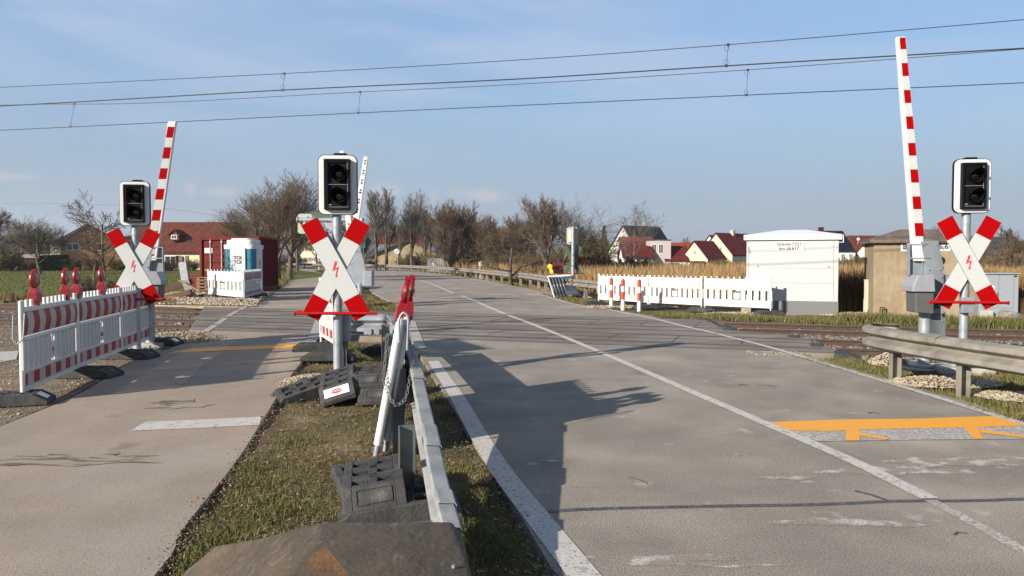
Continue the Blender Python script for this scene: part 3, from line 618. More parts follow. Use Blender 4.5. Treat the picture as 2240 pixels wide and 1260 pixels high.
X, Y = scatter(smooth_line([G(742, 640), G(722, 612), G(700, 597), G(668, 588)], 4) + smooth_line([G(700, 584.5), G(770, 592), G(785, 606), G(792, 640)], 4), 12000, [road_poly, path2_poly]); blades('verge_grass', X, Y, zfor(X, Y), 0.22, 0.04, 0.7, ['g_olive', 'g_straw', 'g_green'], [.45, .3, .25], 'grassy wedge between the farm lane and the main road')
X, Y = scatter([G(603, 640), G(600, 615), G(600, 598), G(640, 597), G(640, 606), G(632, 620)], 10000, [path2_poly]); blades('verge_grass', X, Y, zfor(X, Y), 0.3, 0.04, 0.7, ['g_olive', 'g_straw', 'g_green'], [.4, .4, .2], 'bank of long grass beside the lane behind the red container')
lg = [onrail(22.6, -40), onrail(22.6, -11.5), onrail(24.5, -12.5), onrail(24.5, -40)]
X, Y = scatter(lg, 16000); blades('trackside_grass', X, Y, zfor(X, Y), 0.30, 0.02, 0.8, ['g_olive', 'g_straw'], [.35, .65], 'pale dry tussocks between the railway and the green field')
X, Y = scatter([(-19, 10.2), PL(20, 14.0), PL(20, 14.7), (-19, 21.5)], 3000); blades('trackside_grass', X, Y, zfor(X, Y), 0.12, 0.012, 0.8, ['g_olive', 'g_straw', 'g_green'], [.4, .3, .3], 'grass patch at the left picture edge before the rails')
mf = [(-60, 29.5), (-20, 29.5), (-17, 60), (-30, 110), (-110, 110)]
X, Y = scatter(mf, 30000); blades('meadow_grass', X, Y, np.full(len(X), 0.0), 0.10, 0.05, 0.6, ['g_green', 'g_olive'], [.5, .5], 'level green meadow in front of the farmhouses')
# reeds
def reedband(poly, n, h, w, mats, pr, label, holes=()):
    X, Y = scatter(poly, n, holes); return blades('reeds', X, Y, np.full(len(X), -0.05), h, w, 0.22, mats, pr, label, 'reeds', 0.3)
rb = [(4.6, 26.6), (8.8, 24.6), (30, 20.5), (34, 23), (9.0, 26.4), (4.7, 28.6)]
reedband([(8.6, 24.4), (17, 22.4), (17, 24.2), (8.6, 26.2)], 26000, 1.12, 0.018, ['reed', 'reed2'], [.35, .65], 'near edge of the tall brown reed bed behind the huts')
reedband([(4.2, 29.5), (8.6, 26.2), (40, 24), (60, 52), (-2.5, 60), (-1.0, 56), (1.6, 44), (3.0, 34)], 60000, 1.05, 0.045, ['reed', 'reed2'], [.7, .3], 'broad golden reed field between the railway and the houses')
reedband([(-2.5, 60), (60, 52), (70, 74), (-8.5, 92), (-7, 84), (-4, 70)], 26000, 1.15, 0.09, ['reed', 'reed2'], [.65, .35], 'far part of the golden reed field before the bushes')

# dead leaves and straw lying flat on the strip
X, Y = scatter(isl, 5200); n_ = len(X); a_ = rng.uniform(0, 6.28, n_); L_ = rng.uniform(.01, .035, n_); w_ = rng.uniform(.003, .012, n_)
dx, dy = np.cos(a_) * L_, np.sin(a_) * L_; ex, ey = -np.sin(a_) * w_, np.cos(a_) * w_; z_ = hgt(X, Y) + rng.uniform(.004, .03, n_); tz = rng.normal(0, .008, (n_, 2))
V = np.stack([np.c_[X - dx, Y - dy, z_ + tz[:, 0]], np.c_[X + ex, Y + ey, z_], np.c_[X + dx, Y + dy, z_ + tz[:, 1]], np.c_[X - ex, Y - ey, z_]], 1).reshape(-1, 3)
o = np_mesh('dead_leaves', V, np.arange(n_ * 4).reshape(-1, 4), ['g_straw', 'wood', 'dirt'], rng.integers(0, 3, n_)); tag(o, 'brown dead leaves and straw scattered over the grass strip', 'leaf litter'); o['kind'] = 'stuff'
# ---------------------------------------------------------------- crossing signals
def arm_mesh(sign, y, back=False):                          # one plank of the saltire, angled 28.5 degrees from vertical
    a = R(28.5) * sign; c, s = math.cos(a), math.sin(a); w = 0.112; m = MB()
    for (t0, t1, mi) in ((0.69, 0.41, 1), (0.41, -0.41, 0), (-0.41, -0.69, 1)):
        pts = [(-w, t0), (w, t0), (w, t1), (-w, t1)]
        m.plate([(u * c - t * s * -1 * -1 if False else u * c - t * s, u * s + t * c) for u, t in pts], 'y', y, y - 0.012, mi)
    pts = [(-w - .004, .694), (w + .004, .694), (w + .004, -.694), (-w - .004, -.694)]
    m.plate([(u * c - t * s, u * s + t * c) for u, t in pts], 'y', y + 0.010, y + 0.0005, 2)
    return m
def bolt_poly():
    q = [(500, 535), (525, 535), (505, 608), (541, 590), (521, 674), (529, 678), (513, 703), (502, 671), (510, 675), (519, 612), (476, 636)]
    return [((x - 510) / 819.0, (618 - y) / 819.0) for x, y in q]
def lens(parent, cx, cz, y, hood=0.16):
    m = MB(); n = 28
    for k in range(n):                                      # bezel ring
        a0, a1 = 2 * math.pi * k / n, 2 * math.pi * (k + 1) / n
        v = []
        for a in (a0, a1):
            for r_, yy_ in ((0.098, y), (0.098, y - .03), (0.082, y - .03), (0.082, y)): v.append((cx + r_ * math.cos(a), yy_, cz + r_ * math.sin(a)))
        m.add(v, [(0, 1, 5, 4), (1, 2, 6, 5), (2, 3, 7, 6)])
    for k in range(n):                                      # hood: open tube cut away at the bottom
        a0, a1 = 2 * math.pi * k / n, 2 * math.pi * (k + 1) / n
        def ln(a): return y - 0.03 - hood * (0.30 + 0.70 * max(0.0, math.sin(a)) ** 0.6)
        v = [(cx + .096 * math.cos(a0), y - .03, cz + .096 * math.sin(a0)), (cx + .096 * math.cos(a1), y - .03, cz + .096 * math.sin(a1)),
             (cx + .096 * math.cos(a1), ln(a1), cz + .096 * math.sin(a1)), (cx + .096 * math.cos(a0), ln(a0), cz + .096 * math.sin(a0))]
        m.add(v, [(0, 1, 2, 3)])
    h = m.build('lens_hood', 'black', parent, smooth=True)
    g = MB(); rings = 5; vs = [(cx, y - .035, cz)]; fs = []
    for i in range(1, rings + 1):
        r_ = .083 * i / rings; d = .035 * math.cos(math.pi / 2 * i / rings)
        vs += [(cx + r_ * math.cos(2 * math.pi * k / n), y - d, cz + r_ * math.sin(2 * math.pi * k / n)) for k in range(n)]
    fs += [(0, 1 + k, 1 + (k + 1) % n) for k in range(n)]
    for i in range(rings - 1): fs += [(1 + i * n + k, 1 + i * n + (k + 1) % n, 1 + (i + 1) * n + (k + 1) % n, 1 + (i + 1) * n + k) for k in range(n)]
    g.add(vs, fs); g.build('lens', 'blackgloss', h, smooth=True)
def make_signal(label, loc, rz, zb=0.0, cable_box=False):
    t = thing('crossing_signal', label, 'crossing signal', loc, rz, 'light signals with saltire facing the road')
    MB().tube((0, 0.07, zb), (0, 0.07, 2.80), 0.060, n=20).build('post', 'galv', t, smooth=True)
    m = MB(); m.plate(rrect(0, 0, .46, .40, .06), 'z', zb - .0, zb + .025)
    bp = m.build('base_plate', 'galv', t, bevel=.004); bp.location.y = .07
    nb = MB()
    for x, y in ((-.17, -.07), (.17, -.07), (-.17, .21), (.17, .21)): nb.tube((x, y, zb), (x, y, zb + .08), .014, n=8)
    nb.build('anchor_bolts', 'galv', t)
    cx, cz = 0.03, 2.53
    m = MB(); m.plate(rrect(cx, cz, .495, .76, .085), 'y', -.03, .02); m.build('backboard_rim', 'black', t, bevel=.006)
    m = MB(); m.plate(rrect(cx, cz, .475, .74, .078), 'y', -.036, -.0305); bb = m.build('backboard', 'white', t)
    MB().box((cx + .02, .11, cz + .395), (.16, .12, .035)).build('top_cap', 'black', t, bevel=.01)
    m = MB()
    w, h = .325, .64; o = .028
    for c, d in (((cx - w / 2 + o / 2, -.07, cz), (o, .07, h)), ((cx + w / 2 - o / 2, -.07, cz), (o, .07, h)), ((cx, -.07, cz + h / 2 - o / 2), (w - 2 * o, .07, o)), ((cx, -.07, cz - h / 2 + o / 2), (w - 2 * o, .07, o)), ((cx, -.045, cz), (w - 2 * o, .018, h - 2 * o))):
        m.box(c, d)
    hs = m.build('signal_housing', 'black', t, bevel=.006)
    m = MB(); w2, h2 = .255, .565; e = .005
    for c, d in (((cx - w2 / 2, -.075, cz), (e * 1.6, .006, h2)), ((cx + w2 / 2, -.075, cz), (e, .006, h2)), ((cx, -.075, cz + h2 / 2), (w2, .006, e)), ((cx, -.075, cz - h2 / 2), (w2, .006, e)), ((cx, -.075, cz), (w2, .006, e))): m.box(c, d)
    m.box((cx - .09, -.076, cz - .255), (.035, .004, .012))
    m.build('edge_strip', 'strip', hs)
    lens(hs, cx + .02, cz + .140, -.055); lens(hs, cx + .02, cz - .140, -.055)
    m = arm_mesh(-1, -.012); a1 = m.build('saltire_arm', ['refl', 'red', 'galv'], t); a1.location.z = 1.46
    m = arm_mesh(1, -.045); a2 = m.build('saltire_arm', ['refl', 'red', 'galv'], t); a2.location.z = 1.46
    m = MB(); m.plate(bolt_poly(), 'y', -.0605, -.0585); bo = m.build('lightning_symbol', 'inkred', a2)
    m = MB()
    for z in (1.62, 1.30): m.box((0, .02, z), (.30, .03, .04)); m.tube((0, .07, z - .02), (0, .07, z + .02), .068, n=16)
    m.build('clamp', 'galv', t)
    m = MB(); m.tube((-.50, -.085, .905), (.50, -.085, .90), .020, n=12)
    for x in (-.5, .5): m.tube((x, -.085, .9), (x + .02 * (1 if x > 0 else -1), -.085, .9), .026, n=12)
    m.box((0, -.03, .90), (.10, .12, .035)); m.box((-.46, -.07, .93), (.05, .05, .02))
    m.build('hand_bar', 'redbar', t, smooth=True)
    if cable_box:
        MB().box((.06, .19, .70), (.17, .13, .36)).build('junction_box', 'drive', t, bevel=.01)
        MB().box((.07, .17, .33), (.03, .03, .40)).build('cable_duct', 'steel_dark', t)
    return t
c = G(738, 838)
sig_c = make_signal('signal with saltire on the grass strip in the middle, beside the rubber feet', (c.x, c.y, 0), R(4), cable_box=True)
sig_r = make_signal('signal with saltire on the right, behind the right guardrail beside the grey barrier drive', (XA(2116, 10.95), 10.95, 0.08), R(-8))
sig_l = make_signal('signal with saltire on the left, standing behind the striped barricade', (XA(294, 13.3), 13.3, 0.0), R(9))
for s, lab in ((sig_r, 'r'), (sig_l, 'l')):
    m = MB(); m.box((-.18, .07, -.09), (.34, .5, .17)); m.box((.19, .07, -.10), (.30, .5, .17))
    m.build('concrete_footing', 'concrete', s, bevel=.02)
MB().box((.0, -.02, .86), (.17, .10, .22)).build('bracket_box', 'galv', sig_r, bevel=.008)
# ---------------------------------------------------------------- barriers
def make_barrier(label, loc, rz, zbase, ztop, lean, r0, r1, mirror=1, first_white=True, nred=8, zr0=None, stripes=True, redw=None, w0=.16, w1=.125):
    """drive with side plates and an upright arm; lean = sideways shift of the arm top"""
    t = thing('level_crossing_barrier', label, 'barrier', loc, rz, 'raised level crossing barriers')
    s = mirror
    MB().tube((0, 0, zbase), (0, 0, .82), .085, n=20).tube((0, 0, zbase), (0, 0, zbase + .03), .22, n=20).build('pedestal', 'galv', t, smooth=True)
    m = MB(); m.plate([(s * -.23, .02 + .80), (s * .02, .80), (s * .02, .50 + 0.62), (s * -.24, .52 + .60)], 'y', -.25, .10)
    m.build('drive_box', 'drive_dark', t, bevel=.015)
    m = MB(); m.plate([(s * -.29, 1.12), (s * .02, 1.12), (s * .0, 1.37), (s * -.22, 1.36), (s * -.29, 1.20)], 'y', -.29, .12)
    m.build('drive_hood', 'hood', t, bevel=.012)
    pl = [(s * -.10, 1.84), (s * .14, 1.86), (s * .22, 1.50), (s * .24, .95), (s * .27, .45), (s * .02, .45), (s * .0, 1.05), (s * -.02, 1.45)]
    m = MB(); m.plate(pl, 'y', -.05, -.035); sp_ = m.build('side_plate', 'drive', t, bevel=.003)
    pl2 = [(s * -.26, 1.82), (s * -.10, 1.84), (s * -.03, 1.45), (s * -.04, 1.34), (s * -.22, 1.34), (s * -.25, 1.55)]
    m = MB(); m.plate(pl2, 'y', .02, .04); m.build('side_plate', 'drive', t, bevel=.003)
    m = MB(); m.box((s * -.25, -.01, 1.58), (.012, .09, .46)); m.box((s * .0, .0, 1.60), (.05, .09, .50)); m.box((s * -.10, 0, 1.60), (.30, .10, .02)); m.box((s * -.12, 0, 1.80), (.26, .10, .02))
    m.build('bracket', 'galv', t)
    m = MB(); m.box((s * .145, -.02, .60), (.24, .06, .42)); m.box((s * .33, .06, 1.18), (.10, .10, .36)); m.build('lower_plate', 'drive', t, bevel=.006)
    m = MB()
    for x, z in ((-.08, 1.79), (.12, 1.80), (.02, 1.44), (.17, 1.44), (.02, .70), (.22, .70), (.19, 1.33), (.03, 1.30), (.03, 1.24), (.05, 1.05)): m.tube((s * x, -.05, z), (s * x, -.067, z), .014, n=8)
    for k in range(6):
        a = k * math.pi / 3; m.tube((s * (.13 + .05 * math.cos(a)), -.05, .93 + .05 * math.sin(a)), (s * (.13 + .05 * math.cos(a)), -.06, .93 + .05 * math.sin(a)), .016, n=8, mi=1)
    m.tube((s * .13, -.05, .93), (s * .13, -.058, .93), .022, n=10, mi=1)
    m.build('bolts', ['galv', 'black'], t)
    # arm: box section tapering to the top, red and white bands on the front
    zb, zt = 1.78, ztop; x0, x1 = s * -.05 + (-.06 if s > 0 else 0), s * -.05 + lean + (-.06 if s > 0 else 0); d0 = .05
    def sec(z):
        f = (z - zb) / (zt - zb); return x0 + (x1 - x0) * f, w0 + (w1 - w0) * f
    m = MB(); xa, wa = sec(zb); xb, wb = sec(zt)
    vs = []
    for (x, w, z) in ((xa, wa, zb - .22), (xb, wb, zt)):
        vs += [(x - w / 2, -.045, z), (x + w / 2, -.045, z), (x + w / 2, .045, z), (x - w / 2, .045, z)]
    m.add(vs, [(0, 1, 5, 4), (1, 2, 6, 5), (2, 3, 7, 6), (3, 0, 4, 7), (4, 5, 6, 7), (3, 2, 1, 0)])
    arm = m.build('barrier_arm', 'plastic_w', t, bevel=.008)
    if stripes:
        m = MB(); zs = zr0
        for (za, zb2) in redw:
            for (q0, q1, mi) in ((za, zb2, 0),):
                xa, wa = sec(q0); xb, wb = sec(q1); e = .010
                m.add([(xa - wa / 2 + e + r0, -.0475, q0), (xa + wa / 2 - e, -.0475, q0), (xb + wb / 2 - e, -.0475, q1), (xb - wb / 2 + e + r0, -.0475, q1)], [(0, 1, 2, 3)], 0)
        for a_, b_ in zip(redw[:-1], redw[1:]):
            q0, q1 = b_[1], a_[0]; xa, wa = sec(q0); xb, wb = sec(q1); e = .010
            m.add([(xa - wa / 2 + e + r0, -.0475, q0), (xa + wa / 2 - e, -.0475, q0), (xb + wb / 2 - e, -.0475, q1), (xb - wb / 2 + e + r0, -.0475, q1)], [(0, 1, 2, 3)], 1)
        m.build('reflective_bands', ['red', 'refl'], arm, fix=False)
    return t
Yb = 11.35
pz = lambda y, Y: ZA(y, Y)
reds = [(pz(b, Yb), pz(a, Yb)) for a, b in ((82, 108), (138, 167), (197, 226), (255, 283), (313, 341), (371, 400), (430, 458), (488, 517))]
br = make_barrier('tall raised barrier on the right with eight red bands, beside the right signal', (XA(2026, Yb), Yb, 0), R(-6), .02, pz(80, Yb), -.31, .022, 0, mirror=1, redw=reds, w0=.165, w1=.122)
m = MB(); m.box((-.12, 0, -.06), (.42, .55, .14)); m.box((.28, .05, -.07), (.32, .4, .14)); m.build('concrete_footing', 'concrete', br, bevel=.02)
Yl = 14.2
redl = [(pz(b, Yl), pz(a, Yl)) for a, b in ((277, 301), (322, 347), (368, 392), (413, 437), (459, 483), (505, 512), (556, 560))]
bl = make_barrier('raised barrier arm on the left with five red bands, leaning right behind the left saltire', (XA(326, Yl), Yl, 0), R(8), -.05, pz(265, Yl), .40, .0, 0, mirror=-1, redw=redl, w0=.17, w1=.135)
m = MB(); m.box((0, 0, -.03), (.5, .5, .18)); m.build('concrete_footing', 'concrete', bl, bevel=.02)
def plain_arm(label, px0, py0, px1, py1, Y, w0, w1, dots, base):
    t = thing('rear_facing_barrier', label, 'barrier', (XA(base[0], Y), Y, 0), 0, 'raised barriers seen from behind')
    ox = t.location.x
    a, b = AT(px0, py0, Y), AT(px1, py1, Y); a.x -= ox; b.x -= ox; a.y = b.y = 0; d = (b - a).normalized(); n = Vector((-d.z, 0, d.x))
    m = MB()
    m.plate([((a + n * w0 / 2).x, (a + n * w0 / 2).z), ((a - n * w0 / 2).x, (a - n * w0 / 2).z), ((b - n * w1 / 2).x, (b - n * w1 / 2).z), ((b + n * w1 / 2).x, (b + n * w1 / 2).z)], 'y', -.05, .05)
    arm = m.build('barrier_arm', 'plastic_w', t, bevel=.008)
    for f in dots:
        p = a.lerp(b, f); MB().plate(circ(p.x, p.z, .032, 10), 'y', -.056, -.0505).build('bolt_cap', 'wood_d', arm)
    z0 = 0.0; bx = 0
    m = MB(); m.tube((bx, 0, z0), (bx, 0, .8), .09, n=14); m.build('pedestal', 'galv', t, smooth=True)
    m = MB(); m.plate([(-.20, .7), (.16, .7), (.22, 1.2), (a.x + .12, a.z + .1), (a.x - .15, a.z + .1)], 'y', -.06, .06); m.build('drive_plate', 'drive', t, bevel=.006)
    m = MB(); m.box((.30, -.05, .95), (.28, .4, .50)); m.build('drive_box', 'drive', t, bevel=.02)
    return t
Yf = 25.2
plain_arm('slender white barrier seen from behind with dark bolt pairs, right of the centre signal', 773, 520, 801, 343, Yf, .20, .13, [1 - f for f in (.05, .085, .17, .205, .29, .325, .41, .445, .53, .565, .65, .685, .77, .805, .9, .935)], (787, 640))
plain_arm('white barrier arm seen from behind, mostly hidden by the centre signal post', 767, 530, 748, 330, Yf + 1.0, .20, .13, (.06, .16, .20, .33, .37, .5, .54), (772, 640))
# cantilever post with signal seen from behind
Yg = 26.5
t = thing('signal_gantry', 'cantilever post carrying a rear-facing signal, seen just left of the centre signal', 'signal gantry', (XA(769, Yg), Yg, 0)); ox = t.location.x
zt = ZA(481, Yg); xl = XA(653, Yg) - ox
m = MB(); m.tube((0, 0, 0), (0, 0, zt + .12), .085, n=14); m.build('post', 'galv', t, smooth=True)
m = MB(); m.tube((.10, 0, zt), (xl, 0, zt), .075, n=14); m.tube((xl, 0, zt), (xl - .04, 0, zt), .11, n=14); m.tube((XA(727, Yg) - ox, 0, zt), (XA(731, Yg) - ox, 0, zt), .10, n=14); m.build('cantilever_tube', 'galv', t, smooth=True)
m = MB(); cx_, cz_ = XA(666, Yg) - ox, ZA(489, Yg)
m.plate(rrect(cx_, cz_, .50, .68, .09), 'y', .12, .14); m.build('backboard', 'signback', t, bevel=.004)
m = MB(); m.plate(rrect(cx_ + .03, cz_, .16, .50, .03), 'y', .02, .11); m.tube((cx_ + .03, 0, cz_ - .26), (cx_ + .03, 0, cz_ + .2), .05, n=10); m.build('signal_housing', 'signback', t, bevel=.01)
for q in ((682, 458, 738, 478), (700, 458, 762, 524)):
    pass
def green_arm(parent, ox, Y, a, b, w, y, name='saltire_arm'):
    A, B = AT(a[0], a[1], Y), AT(b[0], b[1], Y); A.x -= ox; B.x -= ox
    d = Vector((B.x - A.x, 0, B.z - A.z)).normalized(); n = Vector((-d.z, 0, d.x)) * w / 2
    m = MB(); m.plate([((A + n).x, (A + n).z), ((A - n).x, (A - n).z), ((B - n).x, (B - n).z), ((B + n).x, (B + n).z)], 'y', y, y + .012)
    return m.build(name, 'greenback', parent)
green_arm(t, ox, Yg, (686, 463), (745, 494), .26, .16); green_arm(t, ox, Yg, (800, 520), (700, 575), .22, .19) if False else green_arm(t, ox, Yg, (806, 523), (778, 575), .18, .19)
m = MB(); m.plate([(xl + .95, zt - .1), (xl + 1.5, zt - .1), (xl + 1.45, zt - .3), (xl + 1.2, zt - .38), (xl + 1.0, zt - .3)], 'y', -.2, .1); m.build('loudspeaker_hood', 'galv', t, bevel=.02)
m = MB(); m.tube((.38, -.1, ZA(478, Yg)), (.38, -.1, ZA(502, Yg)), .09, n=12); m.tube((.38, -.1, ZA(505, Yg)), (.38, -.1, ZA(515, Yg)), .07, n=12); m.build('bell', 'galv', t, smooth=True)
# signal far right seen from behind
Yr_ = 34.0
t = thing('rear_facing_signal', 'signal seen from behind with a dark green saltire, right of the picture centre', 'crossing signal', (XA(1253, Yr_), Yr_, 0)); ox = t.location.x
MB().tube((0, -.08, 0), (0, -.08, ZA(496, Yr_)), .075, n=14).build('post', 'galv', t, smooth=True)
m = MB(); m.plate(rrect(-.02, ZA(516, Yr_), .50, .76, .09), 'y', .06, .09); m.build('backboard', 'signback', t, bevel=.005)
m = MB(); m.box((-.08, 0, ZA(516, Yr_)), (.22, .10, .56)); m.build('signal_housing', 'cream', t, bevel=.01)
green_arm(t, ox, Yr_, (1236, 540), (1270, 600), .19, .03); green_arm(t, ox, Yr_, (1270, 540), (1236, 598), .19, .05)
m = MB(); m.tube((-.45, .12, ZA(599, Yr_)), (.5, .12, ZA(598, Yr_)), .025, n=8); m.build('hand_bar', 'redbar', t)
m = MB(); m.tube((0, -.08, ZA(557, Yr_)), (0, -.08, ZA(560, Yr_)), .09, n=12); m.tube((0, -.08, ZA(580, Yr_)), (0, -.08, ZA(583, Yr_)), .09, n=12); m.build('clamp', 'steel_dark', t)
# ---------------------------------------------------------------- barricade panels, lamps, feet
def make_panel(name, label, L=2.0, film=True, logo=None, nk=10, group=None, knob_skip=(), spread=None):
    t = thing(name, label, 'barricade panel', (0, 0, 0), 0, group)
    for x in (.025, L - .025): MB().tube((x, 0, -.02), (x, 0, 1.02), .026, n=12).tube((x, 0, -.10), (x, 0, -.02), .018, n=10).build('end_post', 'plastic_w', t, smooth=True)
    m = MB()
    for z, h, d in ((.925, .05, .07), (.60, .035, .06), (.235, .03, .05), (.035, .045, .06)): m.box((L / 2, 0, z), (L - .09, d, h))
    m.box((L / 2, .0, .7625), (L - .09, .016, .28)); m.box((L / 2, 0, .137), (L - .09, .016, .155))
    for k in range(nk + 2):
        x = .06 + (L - .12) * k / (nk + 1); m.tube((x, 0, .945), (x, 0, 1.025), .021, .021, 12)
    m.build('frame', 'plastic_w', t, bevel=.004)
    m = MB(); n = nk; gap = (L - .09) / n; logo_i = n // 2
    for k in range(n + 1):
        x = .045 + gap * k
        if k in (logo_i, ): continue
        m.box((x, 0, .415), (gap * ((.88 if film else .70) if 0 < k < n else .42), .02, .33))
        m.box((x - gap * .30, -.010, .415), (.016, .036, .33)); m.box((x + gap * .30, -.010, .415), (.016, .036, .33))
    xc = .045 + gap * logo_i
    m.box((xc, 0, .385), (gap * .95, .022, .20)); m.box((xc + gap * .22, 0, .56), (gap * .5, .02, .045)); m.box((xc, 0, .265), (.03, .02, .04))
    m.build('slats', 'plastic_w', t, bevel=.004)
    if film:
        for (z0, z1, nm) in ((.635, .89, 'striped_film'), (.07, .205, 'striped_film')):
            m = MB(); ns = 11
            for k in range(ns):
                x0 = .05 + (L - .10) * max(0, k - .5) / (ns - 1); x1 = .05 + (L - .10) * min(ns - 1, k + .5) / (ns - 1); nz = 5
                for j in range(nz):
                    za, zb_ = z0 + (z1 - z0) * j / nz, z0 + (z1 - z0) * (j + 1) / nz
                    bf = lambda z: -.012 - .020 * math.sin(math.pi * (z - z0) / (z1 - z0)) if z1 - z0 > .2 else -.014
                    m.add([(x0, bf(za), za), (x1, bf(za), za), (x1, bf(zb_), zb_), (x0, bf(zb_), zb_)], [(0, 1, 2, 3)], k % 2)
            m.build(nm, ['film_r', 'film_g'], t, fix=False)
        m = MB(); m.box((xc, -.013, .38), (gap * .8, .004, .20)); lp = m.build('logo_plate', 'plastic_w', t)
        if logo == 'text': text('logo_text', 'LAIS', .085, 'ink', lp, (xc, -.017, .37), FRONT, sx=.8, bold=.001)
        else:
            m = MB(); m.plate(circ(xc, .38, .036, 16), 'y', -.0165, -.0155); m.box((xc, -.016, .325), (.05, .001, .012)); m.build('logo_mark', 'inkred', lp)
    return t
def set_panel(t, A, B, zb=.12, lift=0.0):                  # stand the panel between two ground points
    A, B = Vector(A), Vector(B); t.location = (A.x, A.y, zb); t.rotation_euler = (0, 0, math.atan2(B.y - A.y, B.x - A.x))
def make_lamp(label, loc=(0, 0, 0), rz=0.0, col='lamp_red', group='red warning lamps on the striped barricade'):
    t = thing('warning_lamp', label, 'warning lamp', loc, rz, group)
    m = MB(); vs = []
    for z, w, d in ((0, .065, .055), (.10, .060, .05), (.16, .038, .032)):
        vs += [(-w, -d, z), (w, -d, z), (w, d, z), (-w, d, z)]
    m.add(vs, [(0, 1, 2, 3)] + [(4 * i + k, 4 * i + (k + 1) % 4, 4 * i + 4 + (k + 1) % 4, 4 * i + 4 + k) for i in (0, 1) for k in range(4)] + [(8, 9, 10, 11)])
    m.box((0, 0, -.02), (.10, .08, .05)); m.build('battery_case', col, t, bevel=.006)
    cz = .255; m = MB(); n = 24
    for k in range(n):
        a0, a1 = 2 * math.pi * k / n, 2 * math.pi * (k + 1) / n; v = []
        for a in (a0, a1):
            for r_, y_ in ((.078, -.022), (.092, -.022), (.100, .0), (.092, .022), (.078, .022)): v.append((r_ * math.cos(a), y_, cz + r_ * 1.05 * math.sin(a)))
        m.add(v, [(i, i + 1, i + 6, i + 5) for i in range(4)])
    m.box((0, 0, cz + .105), (.03, .05, .03)); m.build('rim', col, t, smooth=True)
    m = MB(); rings = 4
    for sgn in (-1, 1):
        vs = [(0, sgn * .040, cz)]
        for i in range(1, rings + 1):
            r_ = .080 * i / rings; y_ = sgn * (.018 + .022 * math.cos(math.pi / 2 * i / rings)); vs += [(r_ * math.cos(2 * math.pi * k / n), y_, cz + r_ * 1.05 * math.sin(2 * math.pi * k / n)) for k in range(n)]
        m.add(vs, [(0, 1 + k, 1 + (k + 1) % n) for k in range(n)] + [(1 + i * n + k, 1 + i * n + (k + 1) % n, 1 + (i + 1) * n + (k + 1) % n, 1 + (i + 1) * n + k) for i in range(rings - 1) for k in range(n)])
    m.build('lens', 'lamp_red2' if col == 'lamp_red' else col, t, smooth=True)
    return t
def make_foot(label, loc=(0, 0, 0), rz=0.0, group='black rubber barrier feet', sticker=None, rot=None, scale=None):
    t = thing('rubber_foot', label, 'rubber foot', loc, rz, group, rot=rot)
    m = MB()
    prof = [(-.41, .0), (-.41, .045), (-.27, .125), (.27, .125), (.41, .045), (.41, .0)]
    m.plate([(-.408, 0.002), (-.408, .04), (-.27, .098), (.27, .098), (.408, .04), (.408, 0.002)], 'y', -.19, .19)
    m.plate(prof, 'y', -.195, -.135); m.plate(prof, 'y', .135, .195)
    for a, b in ((-.41, -.22), (-.13, -.045), (.045, .13), (.22, .41)):
        za = lambda x: .125 - max(0, abs(x) - .27) * .5714 - .002
        m.plate([(a, .01), (a, za(a)), (math.copysign(.27, a) if abs(b - a) > .1 else a, za(math.copysign(.27, a) if abs(b - a) > .1 else a)), (b, za(b)), (b, .01)], 'y', -.137, .137)
    m.box((0, 0, .09), (.84 * .5, .06, .066))
    m.box((-.10, 0, .095), (.06, .10, .035)); m.box((.10, 0, .095), (.06, .10, .035))
    b = m.build('block', 'rubber', t, bevel=.006)
    for sg in (-1, 1):
        m = MB(); q_ = Matrix.Rotation(R(29.7) * sg, 3, 'Y'); sp0 = lambda u, w_: Vector((sg * (.34 + u * .868), w_, .0865 - u * .496))
        for c_, d_ in (((-.05, 0), (.006, .22, .006)), ((.05, 0), (.006, .22, .006)), ((0, -.11), (.10, .006, .006)), ((0, .11), (.10, .006, .006))): m.box(sp0(*c_), d_, rot=q_)
        m.build('moulded_frame', 'rubber', t)
    if sticker:
        m = MB(); q = R(-19.4)
        m.plate([(.285, .1180), (.385, .0609), (.385, .0645), (.285, .1216)], 'y', -.10, .06); m.build('label_plate', 'label', t)
    if rot is not None: t.scale = (1, 1, 1.3)
    return t
def lateral_foot(A, B, at, label, **k):                     # foot under the panel line, at right angles to it
    A, B = Vector(A), Vector(B); d = (B - A).normalized(); p = A + d * at; return make_foot(label, (p.x, p.y, 0.0), math.atan2(d.y, d.x) + R(90) + k.pop('turn', 0), **k)
# left striped barricade
P = [Vector((-5.47, 8.72, 0)), Vector((-5.94, 10.68, 0)), Vector((-6.33, 12.62, 0)), Vector((-6.66, 14.55, 0))]
P = [G(48, 883) , Vector((0, 0, 0)), Vector((0, 0, 0)), Vector((0, 0, 0))]
P[0] = Vector((P[0].x, P[0].y, 0)); 
for k, px in ((1, 165), (2, 262), (3, 328)):                # 2 m per panel, posts at their columns
    u = (px - CX) / F; a = P[k - 1]; best = None
    for Y in np.arange(a.y + .2, a.y + 2.05, .005):
        d = abs(math.hypot(u * Y - a.x, Y - a.y) - 2.0)
        if best is None or d < best[0]: best = (d, Y)
    P[k] = Vector((u * best[1], best[1], 0))
names = ['nearest striped barricade panel at the left, with a round red logo plate', 'middle striped barricade panel of the left row, second from the camera', 'farthest striped barricade panel of the left row, beside the left signal foot']
rowp = []
for k in range(3):
    L = (P[k + 1] - P[k]).length - .02
    t = make_panel('barricade_panel', names[k], L, True, None if k == 0 else 'text', 12, 'red and white barricade along the path')
    set_panel(t, P[k] + (P[k + 1] - P[k]).normalized() * .01, P[k + 1], .11); rowp.append(t)
fl = ['rubber foot under the near end post of the striped barricade, at the left picture edge', 'rubber foot between the first and second striped panels', 'rubber foot between the second and third striped panels', 'rubber foot under the far end of the striped barricade']
